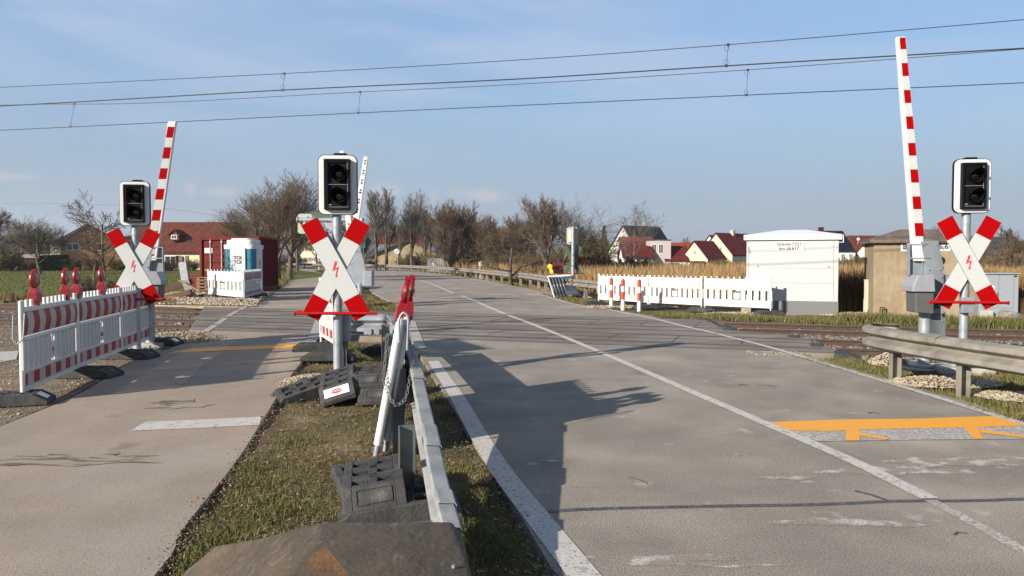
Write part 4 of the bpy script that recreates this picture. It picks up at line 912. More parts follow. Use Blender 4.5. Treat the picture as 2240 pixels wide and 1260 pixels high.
for k in range(4):
    a, b = (P[k], P[k + 1]) if k < 3 else (P[2], P[3]); d = (b - a).normalized(); n = Vector((d.y, -d.x, 0))
    p = P[k] + n * (-.12 if k == 0 else .12)
    make_foot(fl[k], (p.x, p.y, 0), math.atan2(n.y, n.x) + R((4, -12, -14, -14)[k]), sticker=k in (0, 3))
m = MB(); a = P[0]; m.path([(a.x - .0, a.y - .02, 1.0), (a.x - .04, a.y - .05, .98), (a.x - .045, a.y - .06, .72), (a.x - .0, a.y - .06, .66), (a.x + .05, a.y - .03, .72), (a.x + .055, a.y, 1.0)], .008, 6)
hk = m.build('wire_hoop', 'galv'); hk.parent = rowp[0]; hk.matrix_parent_inverse = Matrix.LocRotScale(rowp[0].location, rowp[0].rotation_euler, None).inverted()
lampdef = [(75, 0, 'red warning lamp nearest the camera on the first striped panel'), (143, 0, 'red warning lamp near the far end of the first striped panel'), (168, 1, 'red warning lamp at the start of the middle striped panel'), (222, 1, 'red warning lamp near the far end of the middle striped panel'), (301, 2, 'red warning lamp on the farthest striped panel, in front of the saltire')]
for px, k, lab in lampdef:
    a, b = P[k], P[k + 1]; u = (px - CX) / F; d = b - a; s_ = (a.x - u * a.y) / (u * d.y - d.x); p = a + d * s_
    make_lamp(lab, (p.x, p.y, 1.10), math.atan2(d.y, d.x) + R(random.uniform(-7, 7)))
# white barricades round the toilet
A1, B1 = AT(455, 640, 31.5), AT(532, 652, 28.7)
t = make_panel('barricade_panel', 'white back side of the barricade panel in front of the red container', (B1 - A1).xy.length, False, None, 9, 'barricade round the toilet cabin'); set_panel(t, A1, B1, .14)
A2, B2, C2 = AT(534, 652, 28.7), AT(553, 650, 30.4), AT(571, 648, 32.2)
t = make_panel('barricade_panel', 'first striped panel of the corner beside the toilet cabin', (B2 - A2).xy.length, True, 'mark', 8, 'barricade round the toilet cabin'); set_panel(t, A2, B2, .14)
t = make_panel('barricade_panel', 'second striped panel of the corner, nearest to the toilet cabin', (C2 - B2).xy.length, True, 'mark', 8, 'barricade round the toilet cabin'); set_panel(t, B2, C2, .14)
for q, rz, lab in ((A1, 0, 'rubber foot on the gravel at the left end of the white toilet barricade'), (A2, -60, 'rubber foot at the corner of the toilet barricade'), (B2, -60, 'rubber foot half way along the toilet barricade side'), (C2, -60, 'rubber foot at the far end of the toilet barricade side')):
    make_foot(lab, (q.x, q.y, 0.02), R(rz))
# white barricades by the hut
seg = [(Vector((XA(1309, 26.9), 26.9, 0)), Vector((XA(1419, 24.9), 24.9, 0)), 'left end white barricade panel behind the red and white bollards'),
       (Vector((XA(1420, 24.85), 24.85, 0)), Vector((XA(1537, 23.5), 23.5, 0)), 'middle white barricade panel right of the bollards'),
       (Vector((XA(1541, 23.45), 23.45, 0)), Vector((XA(1689, 21.95), 21.95, 0)), 'right end white barricade panel touching the white hut')]
for a, b, lab in seg:
    t = make_panel('barricade_panel', lab, (b - a).length, False, None, 10, 'white barricades before the switch hut'); set_panel(t, a, b, .17); t.scale = (1, 1, .87)
for p, rz, lab in ((seg[0][0], 15, 'rubber foot at the left end of the white hut barricade'), (seg[1][0], 20, 'rubber foot below the joint of the left and middle white panels'), (seg[2][0], -60, 'rubber foot below the joint of the middle and right white panels'), (seg[2][1], 5, 'rubber foot at the right end of the white barricade by the hut plinth')):
    make_foot(lab, (p.x - .1, p.y - .1, 0.0), R(rz))
b = MB(); b.box((0, 0, .08), (.24, .2, .16)); o = b.build('stone_block', 'wall_o', bevel=.02); p = G(1632, 686); o.location = p; tag(o, 'small sandstone block on the ground under the right white barricade panel', 'stone block')
# bollards
def bollard(px, py, label):
    p = G(px, py); t = thing('bollard', label, 'bollard', (p.x, p.y, 0), 0, 'red and white bollards')
    m = MB(); h = .93
    for z0, z1, mi in ((-.05, .30, 0), (.30, .54, 1), (.54, .72, 0), (.72, h - .02, 1)): m.tube((0, 0, z0), (0, 0, z1), .062, n=16, mi=mi, caps=False)
    m.tube((0, 0, h - .02), (0, 0, h + .02), .062, .035, 16, 1)
    m.build('pole', ['plastic_w', 'bollard_or'], t, smooth=True); return t
bollard(1337, 671, 'leftmost of the three red and white bollards'); bollard(1362.5, 676, 'middle one of the three red and white bollards'); bollard(1398, 679, 'rightmost of the three red and white bollards')
# leaning stack at the island guardrail
d_ = Vector((-.128, .992, 0)).normalized()
def lean_panel(px, py, topx, ztop, label, L=2.0):
    g = G(px, py); t = make_panel('barricade_panel', label, L, True, 'mark', 12, 'barricade panels leaning on the island guardrail')
    x = d_; sh = (AT(topx, 707, g.y).x - g.x) / 1.0; tl = math.atan(sh)
    z = Vector((0, 0, 1)).lerp(Vector((0, 0, 1)), 1); side = Vector((x.y, -x.x, 0))
    zz = (Vector((0, 0, 1)) * math.cos(tl) + side * math.sin(tl)); yy_ = zz.cross(x)
    Mx = Matrix((x, yy_, zz)).transposed(); t.rotation_euler = Mx.to_euler(); t.location = g + Vector((0, 0, .10)); t.name = 'barricade_panel'
    MB().tube((-.03, 0, -.02), (-.03, 0, .985), .034, .034, 14).tube((-.03, 0, .985), (-.03, 0, 1.005), .034, .025, 14).build('edge_tube', 'plastic_w', t, smooth=True); MB().tube((-.035, 0, -.11), (-.035, 0, -.02), .024, n=12).build('foot_pin', 'galv', t, smooth=True)
    return t, x, zz, g, Mx
LP = []
for px, py, tx, lab in ((828, 992, 876, 'outer white barricade panel of the stack leaning on the guardrail, seen edge on'), (848, 982, 889, 'inner white barricade panel of the leaning stack, closest to the guardrail')):
    t, x, zz, g, Mx = lean_panel(px, py, tx, 1, lab); LP.append((x, zz, g, Mx, t))
for i, (k, s_, lab) in enumerate(((0, .22, 'red warning lamp on the near end of the outer leaning panel'), (0, .60, 'red warning lamp behind the first one on the outer leaning panel'), (1, .30, 'red warning lamp on the near end of the inner leaning panel'), (1, .85, 'red warning lamp farther back on the inner leaning panel'))):
    x, zz, g, Mx, t = LP[k]; t = make_lamp(lab, (0, 0, 0), 0, group='red lamps on the leaning stack'); t.rotation_euler = Mx.to_euler(); t.location = g + Vector((0, 0, .10)) + x * s_ + zz * .985
m = MB(); p0 = AT(873, 735, 6.25)
pts = [(p0.x + .0, p0.y, .92), (p0.x + .0, p0.y, 1.10), (p0.x + .015, p0.y, 1.145), (p0.x + .04, p0.y, 1.165), (p0.x + .065, p0.y, 1.145), (p0.x + .075, p0.y, 1.10), (p0.x + .065, p0.y, .86)]
m.path(pts, .009, 8); o = m.build('hook_bracket', 'galv', smooth=True); tag(o, 'bent steel hook joining the tops of the two leaning panels', 'hook')
# chain round the stack
def chain(pts, label, link=.032):
    m = MB(); pts = smooth_line(pts, 8); L = [0]
    for a, b in zip(pts[:-1], pts[1:]): L.append(L[-1] + (b - a).length)
    n = int(L[-1] / link)
    for i in range(n):
        s_ = L[-1] * (i + .5) / n; k = max(j for j in range(len(L) - 1) if L[j] <= s_); f = (s_ - L[k]) / max(1e-6, L[k + 1] - L[k]); c = pts[k].lerp(pts[k + 1], f); d = (pts[k + 1] - pts[k]).normalized()
        a = d.cross(Vector((0, 1, 0)) if i % 2 else Vector((.7, .7, .1))).normalized()
        ring = [c + d * (.021 * math.cos(t_)) + a * (.011 * math.sin(t_)) for t_ in [2 * math.pi * q / 10 for q in range(11)]]
        m.path(ring, .0035, 4)
    o = m.build('chain', 'steel_dark'); tag(o, label, 'chain'); return o
chain([AT(848, 730, 6.3), AT(840, 830, 6.25), AT(858, 878, 6.2), AT(870, 885, 6.2), AT(888, 868, 6.2), AT(897, 820, 6.3), AT(903, 780, 6.4), AT(892, 735, 6.4), AT(885, 712, 6.4)], 'steel chain slung round the leaning barricade panels')
o = MB().box((0, 0, 0), (.035, .02, .04)).build('padlock', 'rust_or', bevel=.006); o.location = AT(842, 742, 6.3); tag(o, 'brass padlock on the chain by the leaning stack', 'padlock')
# barricade panel at the centre signal, standing on the strip
A3 = AT(702, 760, 13.6); B3 = AT(746, 800, 11.75)
t = make_panel('barricade_panel', 'striped barricade panel half hidden behind the centre signal post', 2.0, True, 'mark', 12, None)
set_panel(t, A3, B3, .24)
make_foot('rubber foot at the path side under the panel behind the centre signal', (A3.x - .05, A3.y - .1, 0), R(15), sticker=True)
make_foot('rubber foot on the grass behind the centre signal post', (A3.x + .45, A3.y - 1.35, 0.0), R(5)); make_foot('rubber foot stacked in the shade right of the centre post', (A3.x + 1.25, A3.y - .5, 0.0), R(-10))
# pile of feet by the centre signal
def posefoot(label, px, py, Y, rx, ry, rz, sticker=None, dz=0.0):
    p = AT(px, py, Y); return make_foot(label, (p.x, p.y, p.z + dz), 0, group='pile of rubber feet at the centre signal', sticker=sticker, rot=(R(rx), R(ry), R(rz)))
posefoot('tilted rubber foot at the left end of the pile by the centre signal', 668, 872, 9.05, 8, -15, 28)
ft = posefoot('tilted rubber foot with a white oval-logo label in the middle of the pile', 746, 851, 8.9, 17, 12, -80)
lb = MB().box((0, 0, 0), (.28, .10, .004)).build('label_plate', 'label', ft); lb.location = (.34, 0, .0885); lb.rotation_euler = (0, R(19.3), 0); lb.rotation_euler = (Matrix.Rotation(R(29.7), 3, 'Y') @ Matrix.Rotation(R(90), 3, 'Z')).to_euler()
m = MB(); m.plate([(.058 * math.cos(a), .028 * math.sin(a)) for a in [2 * math.pi * k / 20 for k in range(20)]], 'z', .0025, .0040); m.build('oval_logo', 'inkred', lb)
text('logo_text', 'WEMAS', .024, 'label', lb, (0, 0, .0045), (0, 0, 0))
posefoot('topmost rubber foot of the pile, lying flat beside the leaning stack', 812, 838, 9.05, 3, 2, -86)
posefoot('rubber foot standing below the topmost one of the pile', 832, 872, 8.9, 1, 0, -88)
posefoot('rubber foot lying behind the labelled one in the pile', 762, 845, 9.7, 8, -10, 25)
posefoot('rubber foot at the back of the pile touching the signal base', 716, 865, 9.5, 4, 12, 40)
def posefoot2(label, px, py, Y, rx, ry, rz):
    p = AT(px, py, Y); return make_foot(label, (p.x, p.y, p.z), 0, group='rubber feet at the low end of the guardrail', rot=(R(rx), R(ry), R(rz)))
posefoot2('large rubber foot tilted on top of the foreground pile beside the guardrail posts', 824, 1080, 5.12, 8, 3, -80)
posefoot2('rubber foot under the tilted one in the foreground pile', 800, 1085, 5.45, 2, 2, -70)
posefoot2('lowest rubber foot of the foreground pile behind the rusty hood', 868, 1142, 4.9, 0, -6, 10)
s2 = MB().box((0, 0, 0), (.06, .004, .05)).build('red_white_sticker', 'film_r')
o = s2; pr = [q for q in bpy.data.objects if q.get('label', '').startswith('large rubber foot')][0]; o.parent = pr; o.location = (-.36, -.197, .04)
o = stones('brick_pieces', np.array([G(698, 888).x, G(706, 886).x]), np.array([G(698, 888).y, G(706, 886).y + .02]), np.array([.0, .0]), .05, 'brick', 'orange brick fragment lying before the pile of rubber feet'); del o['kind']; o.name = 'brick_fragment'
# ---------------------------------------------------------------- guardrails
WP = [(.0, .155), (.012, .153), (.075, .118), (.083, .108), (.083, .064), (.075, .054), (.006, .014), (.0, .008), (.0, -.008), (.006, -.014), (.075, -.054), (.083, -.064), (.083, -.108), (.075, -.118), (.012, -.153), (.0, -.155)]
BP = [(-.012, .150), (.0, .155), (.078, .148), (.088, .136), (.088, .070), (.080, .058), (.018, .022), (.014, .010), (.014, -.010), (.018, -.022), (.080, -.058), (.088, -.070), (.088, -.136), (.078, -.150), (.0, -.155)]
def guardrail(label, pts, side, m, post_every, post_m, zs=None, postdim=(.055, .10), skip=(), name='guardrail', cap=None, nsm=5, postoff=-.09, WP=WP, laps=()):
    """pts: (x, y, ztop) along the beam; side = +1 beam face to the right of the travel direction"""
    t = thing(name, label, 'guardrail', (pts[0][0], pts[0][1], 0)); o = Vector((pts[0][0], pts[0][1], 0))
    P_ = smooth_line([Vector(p) for p in pts], nsm); b = MB(); n = len(WP); rings = []
    for i, p in enumerate(P_):
        a, c = P_[max(0, i - 1)], P_[min(len(P_) - 1, i + 1)]; d = Vector((c.x - a.x, c.y - a.y, 0)).normalized(); nn = Vector((d.y, -d.x, 0)) * side
        rings += [p - o + nn * u + Vector((0, 0, z - .155)) for u, z in WP]
    th = len(P_)
    fs = [(i * n + k, i * n + k + 1, (i + 1) * n + k + 1, (i + 1) * n + k) for i in range(th - 1) for k in range(n - 1)]
    b.add(rings, fs); bo_ = b.build('beam', m, t, smooth=True); bo_.data.set_sharp_from_angle(angle=R(18))
    for (l0, l1) in laps:
        lb_ = MB(); rr_ = []
        for f_ in (l0, l1):
            i_ = int(f_); a, c = P_[i_], P_[i_ + 1]; q_ = a.lerp(c, f_ - i_); d = Vector((c.x - a.x, c.y - a.y, 0)).normalized(); nn = Vector((d.y, -d.x, 0)) * side
            rr_ += [q_ - o + nn * (u + .007) + Vector((0, 0, z * 1.04 - .155 + .006)) for u, z in WP]
        lb_.add(rr_, [(k, k + 1, n + k + 1, n + k) for k in range(n - 1)]); x_ = lb_.build('beam_overlap', m, t); x_.modifiers.new('sheet', 'SOLIDIFY').thickness = .005
    so_ = bo_.modifiers.new('sheet', 'SOLIDIFY'); so_.thickness = .005
    s_ = 0.0; nxt = post_every[0]; acc = MB(); j = 0
    for a, c in zip(P_[:-1], P_[1:]):
        L = (c - a).length
        while s_ + L >= nxt:
            p = a.lerp(c, (nxt - s_) / L); d = Vector((c.x - a.x, c.y - a.y, 0)).normalized(); nn = Vector((d.y, -d.x, 0)) * side; q = p - o + nn * postoff
            zt_ = p.z - .02 if postoff > -.2 else p.z - .1; mm = MB(); w_, dd = postdim; rr = Matrix.Rotation(math.atan2(d.y, d.x), 3, 'Z')
            for cc, ds in (((0, dd / 2, 0), (w_, .008, zt_ + .2)), ((0, -dd / 2, 0), (w_, .008, zt_ + .2)), ((-w_ / 2, 0, 0), (.008, dd, zt_ + .2))):
                mm.box(rr @ Vector(cc) + Vector((q.x, q.y, (zt_ - .2) / 2)), ds, rot=rr)
            if j not in skip:
                mm.build('post', post_m, t)
                kk = MB()
                for dx in (-.04, .04):
                    for zz_ in (-.048, -.26):
                        pp = p - o + nn * .083 + d * dx; kk.tube((pp.x, pp.y, p.z + zz_ - .005), (pp.x + nn.x * .012, pp.y + nn.y * .012, p.z + zz_ - .005), .012, n=8)
                if p.y < 13: kk.build('bolts', post_m, t)
            j += 1; nxt += post_every[1]
        s_ += L
    return t
gi = guardrail('galvanised guardrail sloping down to the camera between grass strip and road', [(-1.93, 11.9, .74), (-1.62, 10.5, .74), (-1.22, 8.5, .74), (-.90, 6.75, .73), (-.735, 5.85, .62), (-.575, 5.0, .49), (-.425, 4.2, .36), (-.33, 3.75, .29)], -1, 'galv_island', (1.6, 1.33), 'steel_dark', postoff=-.10, WP=BP, laps=((17.2, 18.6), (24.6, 26.6), (30.6, 32.2)))
# dark sheet hanging behind the stack
m = MB(); a, b_ = AT(884, 738, 8.6), AT(908, 808, 7.4)
gb = MB(); gb.plate([(0, 0), (.34, 0), (.34, .30), (0, .30)], 'y', -.02, .02)
o = gb.build('rail_bracket_plate', 'cream', gi, bevel=.01); o.location = (.80, -3.9, .42); o.rotation_euler = (0, R(12), R(8)); o.scale = (.35, 1, .8)
gb = MB(); gb.plate([(0, 0), (.36, 0), (.30, .26), (.04, .26)], 'y', -.03, .03)
o = gb.build('rail_end_sleeve', 'drive_dark', gi, bevel=.02); o.location = (.84, -4.35, .36); o.rotation_euler = (0, R(20), R(8)); o.scale = (.4, 1, .9)
o = guardrail('short guardrail across the far end of the grass strip with an accordion edge', [(-2.62, 12.0, .74), (-2.3, 12.0, .74), (-1.93, 11.98, .74)], 1, 'galv', (.02, 5), 'steel_dark', name='end_guardrail')
m = MB()
for k in range(11): m.plate([(-1.02 + k * .098, .43), (-.971 + k * .098, .40), (-.922 + k * .098, .43), (-.922 + k * .098, .50), (-1.02 + k * .098, .50)], 'y', -.10 - (k % 2) * .03, -.085)
ac = m.build('corrugated_edge', 'galv', o); ac.location = (.98, -.02, .02); ac.scale = (.62, 1, 1)
rpts = [(5.42, 10.85, .67), (5.12, 10.98, .68), (4.97, 10.7, .68), (4.97, 10.25, .68), (5.05, 9.6, .68), (5.20, 8.8, .68), (5.38, 8.0, .68), (5.75, 6.4, .67), (6.4, 3.5, .67)]
guardrail('weathered guardrail with a rounded end at the right, in front of the right signal', rpts, 1, 'galv_old', (1.15, 1.25), 'galv_old', postdim=(.08, .12), WP=[(u * 1.25, z) for u, z in WP], laps=((21.2, 22.5),))
fpts = [(3.4, 26.8, .76), (3.0, 29.3, .76), (1.95, 34.3, .76), (.95, 43, .76), (-1.5, 54, .76), (-4.3, 67, .76), (-8.5, 82, .76), (-15, 98, .78), (-24, 112, .8), (-36, 124, .8)]
guardrail('long guardrail curving away along the far side of the main road', fpts, -1, 'galv_old', (.9, 2.6), 'galv_old', postdim=(.10, .13), nsm=6)
# rusty hood in the foreground
m = MB(); vv = [G(702, 1141, .33), G(985, 1139, .30), G(1008, 1152, .265), G(1034, 1262, .25), G(1060, 1400, .22), G(592, 1170, .25), G(478, 1190, .14), G(392, 1262, .02), G(300, 1400, .0), G(694, 1188, .345), G(585, 1300, .30), G(800, 1300, .30), G(560, 1400, .26), G(820, 1400, .26)]
base = [G(1008, 1152, .265) + Vector((.03, .01, -.27)), vv[3] + Vector((.03, 0, -.26)), vv[4] + Vector((.03, 0, -.24)), vv[0] + Vector((0, .05, -.34)), vv[1] + Vector((0, .03, -.31)), vv[5] + Vector((-.02, .04, -.27)), vv[6] + Vector((-.02, .03, -.16))]
m.add(vv + base, [(0, 1, 2, 3, 11, 9), (11, 3, 4, 13), (0, 9, 10, 7, 6, 5), (10, 12, 8, 7)], 0)
m.add(vv + base, [(9, 11, 10), (10, 11, 13, 12)], 1)
m.add(vv + base, [(2, 14, 15, 3), (3, 15, 16, 4), (1, 18, 14, 2), (0, 17, 18, 1), (5, 19, 17, 0), (6, 20, 19, 5)], 0)
o = m.build('rusty_hood', ['rust', 'rust_or'], fix=False)
bm = bmesh.new(); bm.from_mesh(o.data); bmesh.ops.remove_doubles(bm, verts=bm.verts, dist=.0005); bmesh.ops.recalc_face_normals(bm, faces=bm.faces); bmesh.ops.triangulate(bm, faces=bm.faces)
bmesh.ops.bevel(bm, geom=[e for e in bm.edges if e.is_manifold and e.calc_face_angle(0) > R(12)], offset=.028, segments=3, affect='EDGES', profile=.6); bm.to_mesh(o.data); bm.free()
for p in o.data.polygons: p.use_smooth = True
o.data.set_sharp_from_angle(angle=R(30))
tag(o, 'large rusty brown sheet metal hood with a folded ridge in the near foreground', 'metal hood')
rv_ = MB()
for px, py in ((992, 1242), (835, 1225), (905, 1175)): 
    q = G(px, py, .27); rv_.tube(q, q + Vector((0, 0, .012)), .008, n=8)
r_ = rv_.build('rivets', 'galv'); r_.parent = o
# ---------------------------------------------------------------- huts, container, toilet
RZ = -math.atan(SK)
def facer(px0, px1, Y0):                                    # face parallel to the railway between two columns: origin, width, column -> local x
    c, s_ = math.cos(RZ), math.sin(RZ); A_ = Vector((XA(px0, Y0), Y0, 0))
    def u(px): k = (px - CX) / F; return (k * A_.y - A_.x) / (c - k * s_)
    return A_, u(px1), u
Yh = 22.85; A_, w, U = facer(1633, 1834, Yh)
t = thing('switch_hut', 'white switch hut with a low hipped roof and grey plinth behind the right barricades', 'equipment hut', A_, RZ); zt = ZA(525.5, Yh); zp = ZA(657, Yh)
MB().box((w / 2, 1.2, (zt + zp) / 2), (w, 2.4, zt - zp)).build('wall', 'hut', t, bevel=.01)
MB().box((w / 2, 1.2, zp / 2 - .1), (w + .02, 2.42, zp + .2 - .004)).build('plinth', 'plinth', t)
m = MB(); m.box((w / 2, 1.2, zt + .075), (w + .16, 2.56, .15)); e = .08; zr = zt + .32
m.add([(-e + .01, -e + .01, zt + .152), (w + e - .01, -e + .01, zt + .152), (w + e - .01, 2.47, zt + .152), (-e + .01, 2.47, zt + .152), (w * .38, .9, zr), (w * .66, .9, zr), (w * .66, 1.5, zr), (w * .38, 1.5, zr)], [(0, 1, 5, 4), (1, 2, 6, 5), (2, 3, 7, 6), (3, 0, 4, 7), (4, 5, 6, 7)])
m.build('roof', 'hut_roof', t, bevel=.008)
m = MB(); m.box((.055, -.004, (zt + zp) / 2), (.006, .006, zt - zp - .02)); m.box((w - .13, -.004, (zt + zp) / 2), (.006, .006, zt - zp - .02)); m.box((w / 2, -.004, ZA(586, Yh)), (w - .2, .004, .006)); m.box((w / 2, -.004, ZA(618, Yh)), (w - .2, .004, .006)); m.tube((.32, -.004, ZA(582, Yh)), (.32, -.012, ZA(582, Yh)), .02, n=8); m.tube((w - .25, -.004, ZA(583, Yh)), (w - .25, -.012, ZA(583, Yh)), .02, n=8)
m.build('panel_seam', 'plinth', t)
m = MB(); m.path([(.06, -.03, ZA(540, Yh)), (.04, -.06, ZA(543, Yh)), (.08, -.06, ZA(550, Yh)), (.05, -.03, ZA(554, Yh))], .006, 5); m.build('cable_hook', 'steel_dark', t)
m = MB(); cx_, cz_ = U(1725), ZA(539, Yh); m.box((cx_, -.012, cz_), (.84, .012, .26)); sg = m.build('sign_plate', 'white', t)
text('sign_text', 'Strecke 5321', .135, 'ink', sg, (cx_, -.0195, cz_ + .058), FRONT, sx=.95, bold=.003); text('sign_text', 'km 26.617', .135, 'ink', sg, (cx_, -.0195, cz_ - .065), FRONT, sx=.95, bold=.003)
Yc = 21.3; A_, w, U = facer(1912, 2138, Yc); zt = ZA(531, Yc)
t = thing('concrete_hut', 'old ochre rendered hut with a mossy concrete roof behind the right barrier', 'equipment hut', A_, RZ)
MB().box((w / 2, 1.3, zt / 2 - .1), (w, 2.6, zt + .2)).build('wall', 'render_ochre', t, bevel=.02)
m = MB(); m.box((w / 2, 1.3, zt + .035), (w + .24, 2.9, .10)); zr = ZA(500, Yc)
lo = [(-.12, -.14, zt + .086), (w + .12, -.14, zt + .086), (w + .12, 2.74, zt + .086), (-.12, 2.74, zt + .086)]; hi = [(w * .30, 1.0, zr), (w * .72, 1.0, zr), (w * .72, 1.6, zr), (w * .30, 1.6, zr)]
m.add(lo + hi, [(0, 1, 5, 4), (1, 2, 6, 5), (2, 3, 7, 6), (3, 0, 4, 7), (4, 5, 6, 7)]); m.build('roof', 'roof_conc', t, bevel=.02)
m = MB(); sx0, sx1 = U(1969), U(2078); cz_ = ZA(540, Yc); m.box(((sx0 + sx1) / 2, -.012, cz_), (sx1 - sx0, .012, .25)); sg = m.build('sign_plate', 'wall_w', t)
text('sign_text', 'Bk', .19, 'ink', sg, (sx0 + .05, -.0195, cz_ - .005), FRONT, align='LEFT', bold=.004); text('sign_text', '26,6', .19, 'ink', sg, (sx1 - .05, -.0195, cz_ - .005), FRONT, align='RIGHT', bold=.004)
m = MB(); q = U(2046); m.tube((q, -.22, ZA(562, Yc)), (q, -.05, ZA(562, Yc)), .11, .09, 16); m.tube((q, -.2, ZA(578, Yc)), (q, -.05, ZA(578, Yc)), .09, .06, 16); m.box((q, -.03, ZA(570, Yc)), (.1, .06, .4)); m.build('wall_lamp', 'black', t)
m = MB(); q = U(1930); m.path([(q - .05, -.12, 0), (q - .05, -.12, .26), (q + .06, -.12, .26), (q + .06, -.12, 0)], .018, 6); m.build('foot_scraper', 'rail_side', t)
Yk = 19.8; A_, w, U = facer(2143, 2229, Yk); zt = ZA(599, Yk)
t = thing('cable_cabinet', 'grey double door cable cabinet right of the concrete hut', 'cabinet', A_, RZ)
MB().box((w / 2, .22, zt / 2 + .05), (w, .44, zt - .1)).build('body', 'cab', t, bevel=.008)
MB().box((w / 2, .2, zt + .01), (w + .06, .52, .035)).build('roof', 'cab', t, bevel=.01)
for k in (0, 1): 
    MB().box((w * (.25 + .42 * k) + .03, -.008, zt / 2 + .16), (w * (.42 if k == 0 else .34), .014, zt - .36)).build('door', 'cab', t, bevel=.004)
MB().box((w * .47, -.02, zt * .55), (.03, .02, .14)).build('door_handle', 'steel_dark', t); MB().box((w * .90, -.003, zt * .95), (.10, .006, .03)).build('vent', 'black', t)
MB().box((w * .33, -.02, zt * .68), (.10, .004, .16)).build('notice', 'label', t); m = MB(); m.box((w * .33, -.023, zt * .70), (.07, .002, .05)); m.build('notice_print', 'ink', t)
MB().box((.16, -.05, .12), (.30, .2, .30)).build('concrete_base', 'concrete', t, bevel=.02)
p = G(1895, 683); t = thing('cable_post_box', 'narrow cream plastic distribution post between the two huts', 'cabinet', (XA(1901, 22.6), 22.6, 0)); zt = ZA(613, 22.6)
MB().box((0, 0, zt / 2 + .05), (.18, .18, zt - .1)).build('body', 'cream', t, bevel=.01); MB().box((0, 0, zt + .005), (.20, .20, .03)).build('cap', 'cream', t, bevel=.008); MB().box((-.08, 0, .2), (.05, .16, .40)).build('side_duct', 'cream', t)
o = MB().box((0, 0, .12), (.9, .5, .24)).build('rubble_stone', 'stone_d', bevel=.08); o.location = (XA(2240, 19), 19.2, 0); o.rotation_euler = (.1, .2, .4); tag(o, 'grey rubble stone at the right picture edge by the cabinet', 'stone')
# container
Yq = 36.2; xa, xb = XA(436, Yq), XA(565, Yq); w = xb - xa; L = 3.6; h = 2.62
t = thing('shipping_container', 'rusty red shipping container with its doors facing the railway', 'container', (xa, Yq, 0), R(3)); m = MB()
for x in (.06, w - .06): m.box((x, .06, h / 2), (.12, .12, h)); m.box((x, L - .06, h / 2), (.12, .12, h))
m.box((w / 2, .05, h - .09), (w - .24, .10, .16)); m.box((w / 2, .05, .09), (w - .24, .10, .16)); m.box((w - .05, L / 2, h - .05), (.08, L - .24, .10)); m.box((w - .05, L / 2, .14), (.08, L - .24, .2)); m.box((.05, L / 2, h - .05), (.08, L - .24, .10)); m.box((w / 2, L / 2, h - .03), (w - .2, L - .2, .03)); m.box((w / 2, L - .05, h / 2), (w - .3, .04, h - .2))
m.build('frame', 'cont', t, bevel=.01)
for k in (0, 1):
    m = MB(); x0 = .13 + k * (w - .26) / 2; ww = (w - .26) / 2 - .01; m.box((x0 + ww / 2, .09, h / 2), (ww, .04, h - .36))
    for j in range(6): m.box((x0 + ww / 2, .062, .42 + j * .36), (ww - .16, .035, .20))
    d_o = m.build('door', 'cont', t, bevel=.02)
    for q in (.30, .72):
        bb = MB(); bb.tube((x0 + ww * q, .02, .12), (x0 + ww * q, .02, h - .10), .022, n=8); bb.box((x0 + ww * q, .03, h - .25), (.09, .05, .05)); bb.box((x0 + ww * q, .03, .3), (.09, .05, .05)); bb.build('locking_bar', 'contbar', d_o)
MB().box((.13 + .28, .038, ZA(548, Yq)), (.36, .006, .24)).build('notice', 'label', t)
MB().box((.36, .0, 1.05), (.26, .02, .03)).build('door_handle', 'contbar', t)
for side, x in (('r', w - .045), ('l', .045)):
    m = MB(); n = int((L - .24) / .14); pts = []
    for k in range(n):
        y0 = .12 + k * .14; dx = .035 if side == 'r' else -.035; pts += [(x, y0), (x, y0 + .035), (x - dx, y0 + .07), (x - dx, y0 + .105)]
    pts.append((x, .12 + n * .14)); q = len(pts)
    m.add([(a, b, .22) for a, b in pts] + [(a, b, h - .09) for a, b in pts], [(k, k + 1, q + k + 1, q + k) for k in range(q - 1)]); m.build('side_wall', 'cont_side', t)
# toilet
Yt = 33.6; t = thing('portable_toilet', 'white and teal portable toilet cabin before the red container', 'portable toilet', (XA(534, Yt), Yt, .02), R(-4)); hw = .60
m = MB(); m.plate(rrect(0, 0, 1.28, 1.2, .16), 'z', .08, 1.98); m.build('body', 'teal', t, bevel=.01)
m = MB(); m.plate(rrect(0, 0, 1.34, 1.26, .18), 'z', 1.96, 2.16); m.plate(rrect(0, 0, 1.16, 1.08, .18), 'z', 2.16, 2.36); m.plate(rrect(0, 0, .9, .8, .18), 'z', 2.36, 2.43); m.build('roof', 'white', t, bevel=.05, seg=3)
m = MB(); m.plate([(-.33, .12), (.33, .12), (.33, 2.02), (.22, 2.08), (-.22, 2.08), (-.33, 2.02)], 'y', -.67, -.59); dr = m.build('door', 'white', t, bevel=.02)
m = MB(); m.plate([(-.28, .12), (.28, .12), (.28, 2.0), (-.28, 2.0)], 'x', .62, .70); m.build('side_panel', 'white', t, bevel=.02)
m = MB()
for a, b, c_, d in ((-.24, 1.79, .48, .01), (-.24, 1.22, .48, .01)): m.box((0, -.674, a + .0 if False else b), (.46, .004, .010))
for x in (-.23, .23): m.box((x, -.674, 1.505), (.010, .004, .58))
m.build('logo_frame', 'film_g', dr)
text('logo_text', 'TOI', .21, 'ink', dr, (0.0, -.676, 1.60), FRONT, bold=.008); text('logo_text', 'TOI', .21, 'ink', dr, (0.0, -.676, 1.41), FRONT, bold=.008)
text('phone_text', '09131  754 80', .085, 'ink', dr, (0, -.676, 1.06), FRONT); text('side_text', 'TOI TOI', .15, 'ink', t, (.705, -.02, 1.25), (R(90), R(-90), R(90)), bold=.006)
MB().box((0, 0, .04), (1.2, 1.1, .09)).build('base', 'drive_dark', t)
